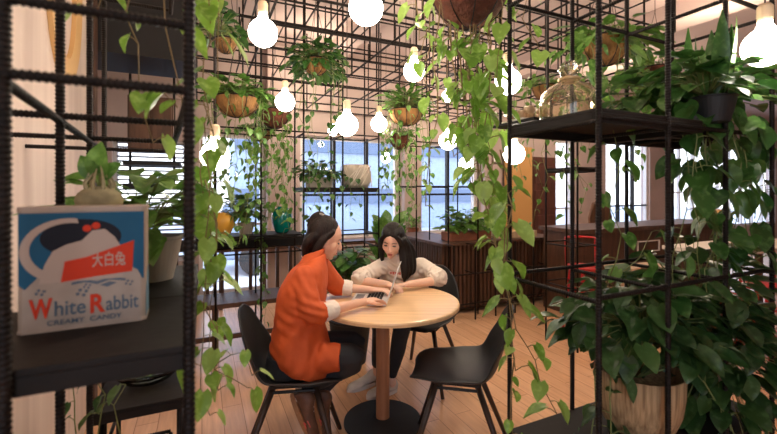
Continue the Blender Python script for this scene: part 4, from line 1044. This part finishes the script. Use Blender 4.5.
def hand(m, wrist, d, up, thumb, curl=.5, s=1.0):
    """palm, four fingers of different length with two bends, and a thumb leaving the side of the palm"""
    d = Vector(d).normalized(); up = Vector(up); up = (up-d*up.dot(d)).normalized(); sd = d.cross(up).normalized()*thumb
    w = Vector(wrist); pc = w+d*.045*s
    R = Matrix((d, sd, up)).transposed(); m.ball(pc, (.048*s, .037*s, .014*s), 16, 10, R); m.tube([w-d*.02, w+d*.02], .022*s, 12)
    for i, (off, L, r) in enumerate(((.027, .070, .0083), (.009, .078, .0086), (-.009, .073, .0083), (-.026, .058, .0074))):
        b = w+(d*.078+sd*off)*s; c = curl*(.8+.15*i); a0 = -.1+.0*i; p = [w+(d*.045+sd*off*.8)*s, b]; cur = b; ang = .15
        for j, f in enumerate((.45, .31, .24)):
            ang += c*(.5 if j == 0 else .75); dd = d*math.cos(ang)-up*math.sin(ang)+sd*off*1.2; cur = cur+dd.normalized()*L*f*s; p.append(cur)
        m.tube(p, [r*1.05*s, r*s, r*.97*s, r*.9*s, r*.72*s], 10); m.ball(cur, r*.74*s, 10, 6)
    t0 = w+(d*.018+sd*.026)*s; t1 = w+(d*.045+sd*.052-up*.008)*s; t2 = w+(d*.075+sd*.058-up*.018)*s; t3 = w+(d*.095+sd*.052-up*.024)*s
    m.tube([t0, t1, t2, t3], [.013*s, .0115*s, .0095*s, .0075*s], 10); m.ball(t3, .0075*s, 10, 6)
def head(m, c, f, u, s=1.0):
    f = Vector(f).normalized(); u = Vector(u); u = (u-f*u.dot(f)).normalized(); sd = u.cross(f).normalized(); c = Vector(c)
    R = Matrix((f, sd, u)).transposed()
    def H(x, y, z): return c+(f*x+sd*y+u*z)*s
    def B(x, y, z, r): m.ball(H(x, y, z), tuple(k*s for k in r), 20, 14, R)
    B(-.012, 0, .022, (.094, .076, .092)); B(.022, 0, -.030, (.066, .060, .075)); B(.052, 0, -.078, (.030, .030, .026)); B(.068, 0, -.092, (.016, .018, .013))
    B(.050, .034, -.018, (.030, .028, .034)); B(.050, -.034, -.018, (.030, .028, .034)); B(.046, 0, .045, (.028, .052, .030))
    m.tube([H(.084, 0, .012), H(.094, 0, -.006), H(.102, 0, -.021)], [.007*s, .0085*s, .0105*s], 10); m.ball(H(.099, 0, -.024), .0115*s, 12, 8)
    for q in (1, -1):
        B(.094, q*.011, -.028, (.009, .007, .006)); B(.003, q*.075, -.012, (.017, .007, .031))
    B(.083, 0, -.058, (.012, .024, .014)); m.tube([H(-.02, 0, -.04), H(-.028, 0, -.11), H(-.04, 0, -.16)], [.05*s, .047*s, .052*s], 18)
    return H, R
def face_bits(t, H, R, s=1.0, lid=.0):
    for q in (1, -1):
        m = MB(); m.ball(H(.0775, q*.031, .006), (.006*s, .0145*s, .0042*s), 14, 8, R); m.build('eye', 'eyedark', t, smooth=True)
        m = MB(); m.tube([H(.080, q*.014, .027), H(.081, q*.030, .033), H(.069, q*.050, .027)], [.002*s, .0028*s, .0014*s], 6); m.build('eyebrow', 'eyedark', t, smooth=True)
    m = MB(); m.ball(H(.091, 0, -.0535), (.006*s, .020*s, .0045*s), 14, 8, R); m.ball(H(.0905, 0, -.0625), (.0065*s, .017*s, .005*s), 14, 8, R); m.build('lips', 'lips', t, smooth=True)
def shoe(name, heel, toe, up, mt, smt, parent, s=1.0, word=None):
    heel, toe = Vector(heel), Vector(toe); f = (toe-heel); L = f.length; f.normalize(); up = Vector(up); up = (up-f*up.dot(f)).normalized(); sd = up.cross(f)
    def Q(x, y, z): return heel+f*x*L+sd*y+up*z
    m = MB(); S = [(.0, .026, .03, .075), (.08, .033, .035, .10), (.22, .036, .035, .105), (.38, .037, .032, .078), (.55, .043, .028, .060), (.75, .047, .022, .046), (.90, .040, .018, .038), (.99, .018, .014, .026)]
    loft(m, [(Q(x, 0, (z0+z1)/2-.004), sd*w, up*(z1-z0+.02)/2) for x, w, z0, z1 in S], 20)
    o = skin_part(name, m, mt, parent, .005, 4)
    m = MB(); N = 22; poly = []
    for i in range(N):
        a = 2*math.pi*i/N; x = .5+.53*math.cos(a); w = .036+.014*max(0, math.cos(a-.3)); poly.append((x, w*math.sin(a)))
    vs = [Q(x, y, z) for z in (.0, .026) for x, y in poly]; m.add(vs, [tuple(range(N))[::-1], tuple(range(N, 2*N))]+[(i, (i+1) % N, N+(i+1) % N, N+i) for i in range(N)])
    m.build('sole', smt, o, bevel=.003)
    m = MB()
    for k in range(4): x = .33+.07*k; m.tube([Q(x, -.028, .070-.008*k), Q(x+.02, 0, .088-.010*k), Q(x, .028, .070-.008*k)], .003, 6)
    m.build('laces', 'sole', o)
    return o, Q

# ---- woman in the orange jacket, in profile, typing
t = thing('person', 'person in an orange-red jacket with white cuffs, sitting sideways and typing on the laptop', 'person', (-.52, 2.13, .45)); W1 = t
m = MB()
hc = Vector((-.362, 2.31, 1.13)); H, R = head(m, hc, (.90, .12, -.40), (.42, .02, .9), 1.0)
loft(m, [((-.50, 2.13, .50), (.11, 0, 0), (0, .15, 0)), ((-.47, 2.15, .70), (.095, 0, 0), (0, .13, 0)), ((-.45, 2.19, .90), (.09, 0, 0), (0, .15, 0)), ((-.425, 2.24, 1.0), (.06, 0, 0), (0, .09, 0))])
rw = Vector((-.135, 2.235, .785)); lw = Vector((-.11, 2.50, .785))
limb(m, [(-.44, 2.075, .95), (-.415, 2.03, .88), (-.375, 2.0, .80), rw], [.035, .036, .034, .022]); limb(m, [(-.40, 2.33, .95), (-.36, 2.42, .88), (-.32, 2.49, .81), lw], [.035, .036, .034, .022])
hand(m, rw, (.8, .55, .05), (0, 0, 1), 1, .5, .95); hand(m, lw, (1, -.12, .05), (0, 0, 1), -1, .5, .95)
for (h_, k_, a_) in (((-.50, 2.05, .53), (-.175, 2.09, .53), (-.445, 2.065, .37)), ((-.50, 2.20, .53), (-.185, 2.27, .53), (-.385, 2.21, .28))): limb(m, [h_, ((h_[0]+k_[0])/2, (h_[1]+k_[1])/2, .54), k_, tuple((a+b)/2 for a, b in zip(k_, a_)), a_], [.07, .062, .048, .042, .032])
skin_part('body', m, 'skin', t, .0052, 3); face_bits(t, H, R)
# jacket
m = MB(); X = Vector((1, 0, 0)); Yv = Vector((0, 1, 0))
def sec(x, y, z, ax, ay, tilt=0): return ((x, y, z), (ax, 0, tilt), (0, ay, 0))
loft(m, [sec(-.445, 2.13, .485, .150, .185, -.05), sec(-.452, 2.13, .54, .168, .192, -.03), sec(-.47, 2.13, .62, .148, .178), sec(-.475, 2.145, .74, .130, .168), sec(-.463, 2.165, .86, .128, .178), sec(-.445, 2.19, .95, .112, .178, .01), sec(-.432, 2.21, 1.00, .088, .14, .015), sec(-.415, 2.235, 1.035, .062, .075, .02)])
limb(m, [(-.44, 2.075, .955), (-.415, 2.03, .88), (-.375, 2.0, .795), (-.33, 2.035, .79)], [.064, .060, .060, .050])
limb(m, [(-.405, 2.33, .965), (-.36, 2.42, .88), (-.32, 2.49, .81), (-.28, 2.495, .80)], [.070, .062, .056, .048])
loft(m, [((-.44, 2.05, .56), (0, .06, .05), (.02, 0, .08)), ((-.33, 2.045, .555), (0, .085, .0), (0, 0, .075)), ((-.245, 2.05, .55), (0, .07, 0), (0, 0, .065))])   # skirt of the jacket over the thigh
skin_part('jacket', m, 'jacket', t, .0065, 3, .012, .10, folds=[((-.39, 1.98, .80), (.3, 0, 1), .09, .0045, .045), ((-.43, 2.03, .92), (1, 0, .5), .08, .003, .05), ((-.44, 2.0, .60), (1, .1, -.7), .16, .004, .085), ((-.60, 2.13, .58), (.5, 0, 1), .12, .005, .06), ((-.33, 2.05, .60), (.9, 0, .5), .10, .004, .06), ((-.50, 2.0, .74), (.5, 0, .9), .12, .003, .07)])
m = MB(); loft(m, [((-.435, 2.225, 1.015), (.070, 0, .02), (0, .085, 0)), ((-.42, 2.24, 1.05), (.062, 0, .02), (0, .070, 0)), ((-.418, 2.245, 1.065), (.056, 0, .02), (0, .064, 0))]); skin_part('collar', m, 'jacket', t, .005, 2)
for p, q_ in (((-.335, 2.03, .79), (-.275, 2.085, .79)), ((-.285, 2.495, .80), (-.225, 2.498, .795))):
    m = MB(); limb(m, [p, q_], [.053, .046], caps=False); skin_part('cuff', m, 'cuff', t, .005, 2, .006, .03)
m = MB()
for (h_, k_, a_) in (((-.50, 2.05, .53), (-.175, 2.09, .53), (-.42, 2.07, .40)), ((-.50, 2.20, .53), (-.185, 2.27, .53), (-.36, 2.22, .32))):
    limb(m, [h_, ((h_[0]+k_[0])/2, (h_[1]+k_[1])/2, .54), k_, tuple((a+b)/2 for a, b in zip(k_, a_)), a_], [.085, .080, .066, .060, .045])
loft(m, [((-.52, 2.13, .46), (.13, 0, 0), (0, .17, 0)), ((-.51, 2.13, .56), (.13, 0, 0), (0, .16, 0))])
skin_part('trousers', m, 'trousers', t, .007, 4, .008, .07)
for (hl, to) in (((-.50, 2.045, .36), (-.375, 2.02, .11)), ((-.43, 2.20, .30), (-.345, 2.18, .03))):
    o, Q = shoe('shoe', hl, to, (.85, -.12, .42), 'shoedark', 'soledark', t)
    cu = bpy.data.curves.new('n', 'FONT'); cu.body = 'N'; cu.size = .045; cu.extrude = .0006; cu.offset = .0012
    ob = bpy.data.objects.new('n', cu); COL.objects.link(ob); bpy.context.view_layer.update()
    me = bpy.data.meshes.new_from_object(ob.evaluated_get(bpy.context.evaluated_depsgraph_get())); bpy.data.objects.remove(ob)
    Mi = parent_matrix(t).inverted()
    for v in me.vertices: v.co = Mi @ Q(.60-(v.co.y/.27), -.040-v.co.z, .022+v.co.x*.9)
    me.materials.append(MATS['redtext']); ob = bpy.data.objects.new('shoe_emblem', me); COL.objects.link(ob); ob.parent = o
m = MB(); limb(m, [(-.435, 2.07, .40), (-.455, 2.055, .35)], [.037, .037]); skin_part('sock', m, 'cuff', t, .005, 2)
# hair: half tied back bob
m = MB()
def HB(x, y, z, r): m.ball(H(x, y, z), r, 22, 14, R)
HB(-.030, 0, .032, (.093, .086, .098)); HB(-.056, 0, -.035, (.062, .074, .085)); HB(-.016, 0, .078, (.066, .060, .032))
for q in (1, -1): limb(m, [H(.020, q*.062, .06), H(-.008, q*.078, .01), H(-.020, q*.078, -.05), H(-.024, q*.068, -.105)], [.014, .020, .024, .016])
for k in range(7): q = -1+k/3; limb(m, [H(-.06, q*.06, .0), H(-.085, q*.06, -.06), H(-.075, q*.055, -.125)], [.03, .028, .012])
limb(m, [H(-.06, 0, .108), H(-.085, 0, .118), H(-.115, 0, .085), H(-.125, 0, .03)], [.014, .018, .017, .008])
hr = skin_part('hair', m, 'hairbrown', t, .0055, 2)
m = MB(); m.tube([H(-.078+.014*math.cos(a), .02*math.sin(a), .120) for a in [i*math.pi/6 for i in range(13)]], .006, 6); m.build('hair_tie', 'shoewhite', hr, smooth=True)

# ---- woman in the white sweatshirt, facing the camera, leaning on the table
t = thing('person', 'person with long dark hair in a cream sweatshirt, leaning on the round table', 'person', (.13, 3.04, .45))
m = MB(); hc = Vector((.028, 2.87, 1.045)); H, R = head(m, hc, (-.22, -.86, -.42), (-.03, -.42, .9), 1.0)
loft(m, [((.14, 3.06, .50), (.13, 0, 0), (0, .10, 0)), ((.13, 3.05, .68), (.11, 0, 0), (0, .09, 0)), ((.10, 3.0, .83), (.13, 0, 0), (0, .08, 0)), ((.075, 2.94, .91), (.07, 0, 0), (0, .06, 0))])
rw = Vector((-.005, 2.66, .782)); lw = Vector((.13, 2.66, .782))
limb(m, [(-.04, 2.96, .84), (-.205, 2.79, .79), rw], [.042, .036, .023]); limb(m, [(.24, 2.97, .84), (.345, 2.79, .79), lw], [.042, .036, .023])
hand(m, rw, (.75, -.65, -.05), (0, 0, 1), -1, .75, .92); hand(m, lw, (-1, -.2, -.02), (0, 0, 1), 1, .45, .92)
LEG = (((.07, 2.98, .53), (-.045, 2.73, .53), (-.085, 2.89, .13)), ((.20, 2.98, .53), (.10, 2.68, .53), (.025, 2.755, .12)))
for (h_, k_, a_) in LEG: limb(m, [h_, ((h_[0]+k_[0])/2, (h_[1]+k_[1])/2, .54), k_, tuple((a+b)/2 for a, b in zip(k_, a_)), (a_[0], a_[1], a_[2]+.03), (a_[0], a_[1], a_[2]-.04)], [.07, .062, .045, .038, .028, .028])
skin_part('body', m, 'skinpale', t, .0052, 3); face_bits(t, H, R)
m = MB()
loft(m, [((.14, 3.05, .48), (.18, 0, 0), (0, .13, 0)), ((.14, 3.05, .58), (.175, 0, 0), (0, .128, 0)), ((.13, 3.04, .70), (.172, 0, 0), (0, .125, 0)), ((.11, 3.01, .80), (.175, 0, 0), (0, .115, 0)), ((.10, 2.98, .86), (.155, 0, 0), (0, .10, 0)), ((.085, 2.955, .905), (.10, 0, 0), (0, .08, .0)), ((.072, 2.94, .925), (.066, 0, 0), (0, .066, 0))])
limb(m, [(-.035, 2.965, .85), (-.125, 2.89, .815), (-.205, 2.80, .795), (-.17, 2.765, .80)], [.062, .058, .056, .050])
limb(m, [(.235, 2.97, .85), (.315, 2.89, .815), (.352, 2.80, .795), (.32, 2.765, .80)], [.062, .060, .060, .052])
skin_part('sweatshirt', m, 'sweater', t, .0065, 3, .010, .06, folds=[((-.19, 2.8, .80), (1, 1, .3), .09, .008, .035), ((.34, 2.8, .80), (1, -1, .3), .09, .008, .035), ((.10, 2.9, .80), (.3, 0, 1), .14, .006, .05), ((0, 2.9, .85), (1, 0, 1), .08, .006, .04), ((.2, 2.9, .85), (1, 0, -1), .08, .006, .04)])
for p, q_ in (((-.175, 2.768, .804), (-.145, 2.747, .801)), ((.325, 2.768, .804), (.29, 2.745, .801))):
    m = MB(); limb(m, [p, q_], [.057, .048], caps=False); skin_part('cuff', m, 'sweater', t, .005, 2, .006, .03)
m = MB(); loft(m, [((.070, 2.935, .915), (.068, 0, 0), (0, .066, -.01)), ((.064, 2.925, .94), (.060, 0, 0), (0, .058, -.01))]); skin_part('collar', m, 'sweater', t, .005, 2)
m = MB(); rr = random.Random(5)
for k in range(8): x = .018+.016*k; m.box((x, 2.868-.0*k, .815-.001*k), (.011, .006, .018 if k % 3 else .013))
m.build('chest_print', 'redtext', t, kind=None)
m = MB()
for (h_, k_, a_) in LEG: limb(m, [h_, ((h_[0]+k_[0])/2, (h_[1]+k_[1])/2, .54), k_, tuple((a+b)/2 for a, b in zip(k_, a_)), (a_[0], a_[1], a_[2]+.03)], [.085, .08, .062, .052, .038])
loft(m, [((.14, 3.05, .46), (.17, 0, 0), (0, .12, 0)), ((.14, 3.04, .56), (.16, 0, 0), (0, .12, 0))])
skin_part('trousers', m, 'trousers', t, .007, 4, .006, .07)
shoe('shoe', (-.075, 2.93, .0), (-.285, 2.79, .0), (0, 0, 1), 'shoewhite', 'sole', t); shoe('shoe', (.055, 2.80, .0), (-.145, 2.695, .0), (0, 0, 1), 'shoewhite', 'sole', t)
m = MB()
HB(-.028, 0, .030, (.096, .086, .098)); HB(-.045, 0, -.03, (.068, .080, .085)); HB(.005, .024, .082, (.066, .042, .030)); HB(.005, -.024, .082, (.066, .042, .030))
for q in (1, -1): limb(m, [H(.058, q*.034, .082), H(.052, q*.062, .045), H(.030, q*.078, -.005), H(.012, q*.082, -.06)], [.014, .018, .022, .024])
q = hc
# her left side: a long curtain falling forward over the shoulder
for (dx, dy, ze, r_) in ((.0, 0, .745, .030), (.03, .02, .76, .028), (.055, .05, .78, .028), (-.018, -.008, .775, .02)):
    limb(m, [H(.02, .075, .02)+Vector((dx*.4, dy*.6, 0)), Vector((.108+dx, 2.845+dy, .98)), Vector((.118+dx, 2.835+dy, .90)), Vector((.122+dx*.9, 2.828+dy, .83)), Vector((.112+dx*.6, 2.828+dy*.8, ze+.02))], [.026, r_, r_*1.05, r_*.9, .010])
for (dx, ze) in ((-.055, .84), (-.02, .82), (.02, .80), (.06, .80)):
    limb(m, [H(-.05, dx, .0), Vector((.075+dx, 3.00, .96)), Vector((.08+dx*1.2, 3.07, ze))], [.04, .04, .02])
limb(m, [H(.012, -.080, -.03), Vector((-.048, 2.90, .95)), Vector((-.045, 2.935, .885))], [.022, .022, .012])
skin_part('hair', m, 'hair', t, .0055, 2)
# ------------------------------------------------------------------ lights
def light(kind, loc, energy, col, size=.1, rot=(0, 0, 0), name='lamp'):
    l = bpy.data.lights.new(name, kind); l.energy = energy; l.color = col
    if kind == 'AREA': l.size = size
    else: l.shadow_soft_size = size
    o = bpy.data.objects.new(name, l); COL.objects.link(o); o.location = loc; o.rotation_euler = rot; return o
WARM = (1.0, .82, .63)
for (u, v, e) in [(.9, 1.6, 26), (2.2, 3.0, 26), (-.1, 3.2, 20), (1.2, 4.6, 24), (4.2, 2.0, 26), (5.6, 4.0, 30), (3.2, 4.6, 22), (.2, .3, 5)]:
    light('POINT', G(u, v, 2.75), e, WARM, .12, name='room_fill')  # unseen points added to brighten the room, no fixtures behind them
# daylight entering through the back windows
for (u, wd, z) in [(ub(231), .9, 1.3), (ub(350), 1.3, 1.45), (ub(450), 1.1, 1.45), (ub(720), 2.5, 1.5)]:
    o = light('AREA', G(u, VB+.4, z), 45*wd, (.85, .92, 1.0), wd, (math.radians(90), 0, math.radians(25)), 'daylight_fill')
light('AREA', G(-.8, V0-.25, 1.7), 16, (1.0, .93, .85), 1.8, (math.radians(90), 0, math.radians(205)), 'daylight_fill')  # added fill outside the invented front opening, brightens the foreground
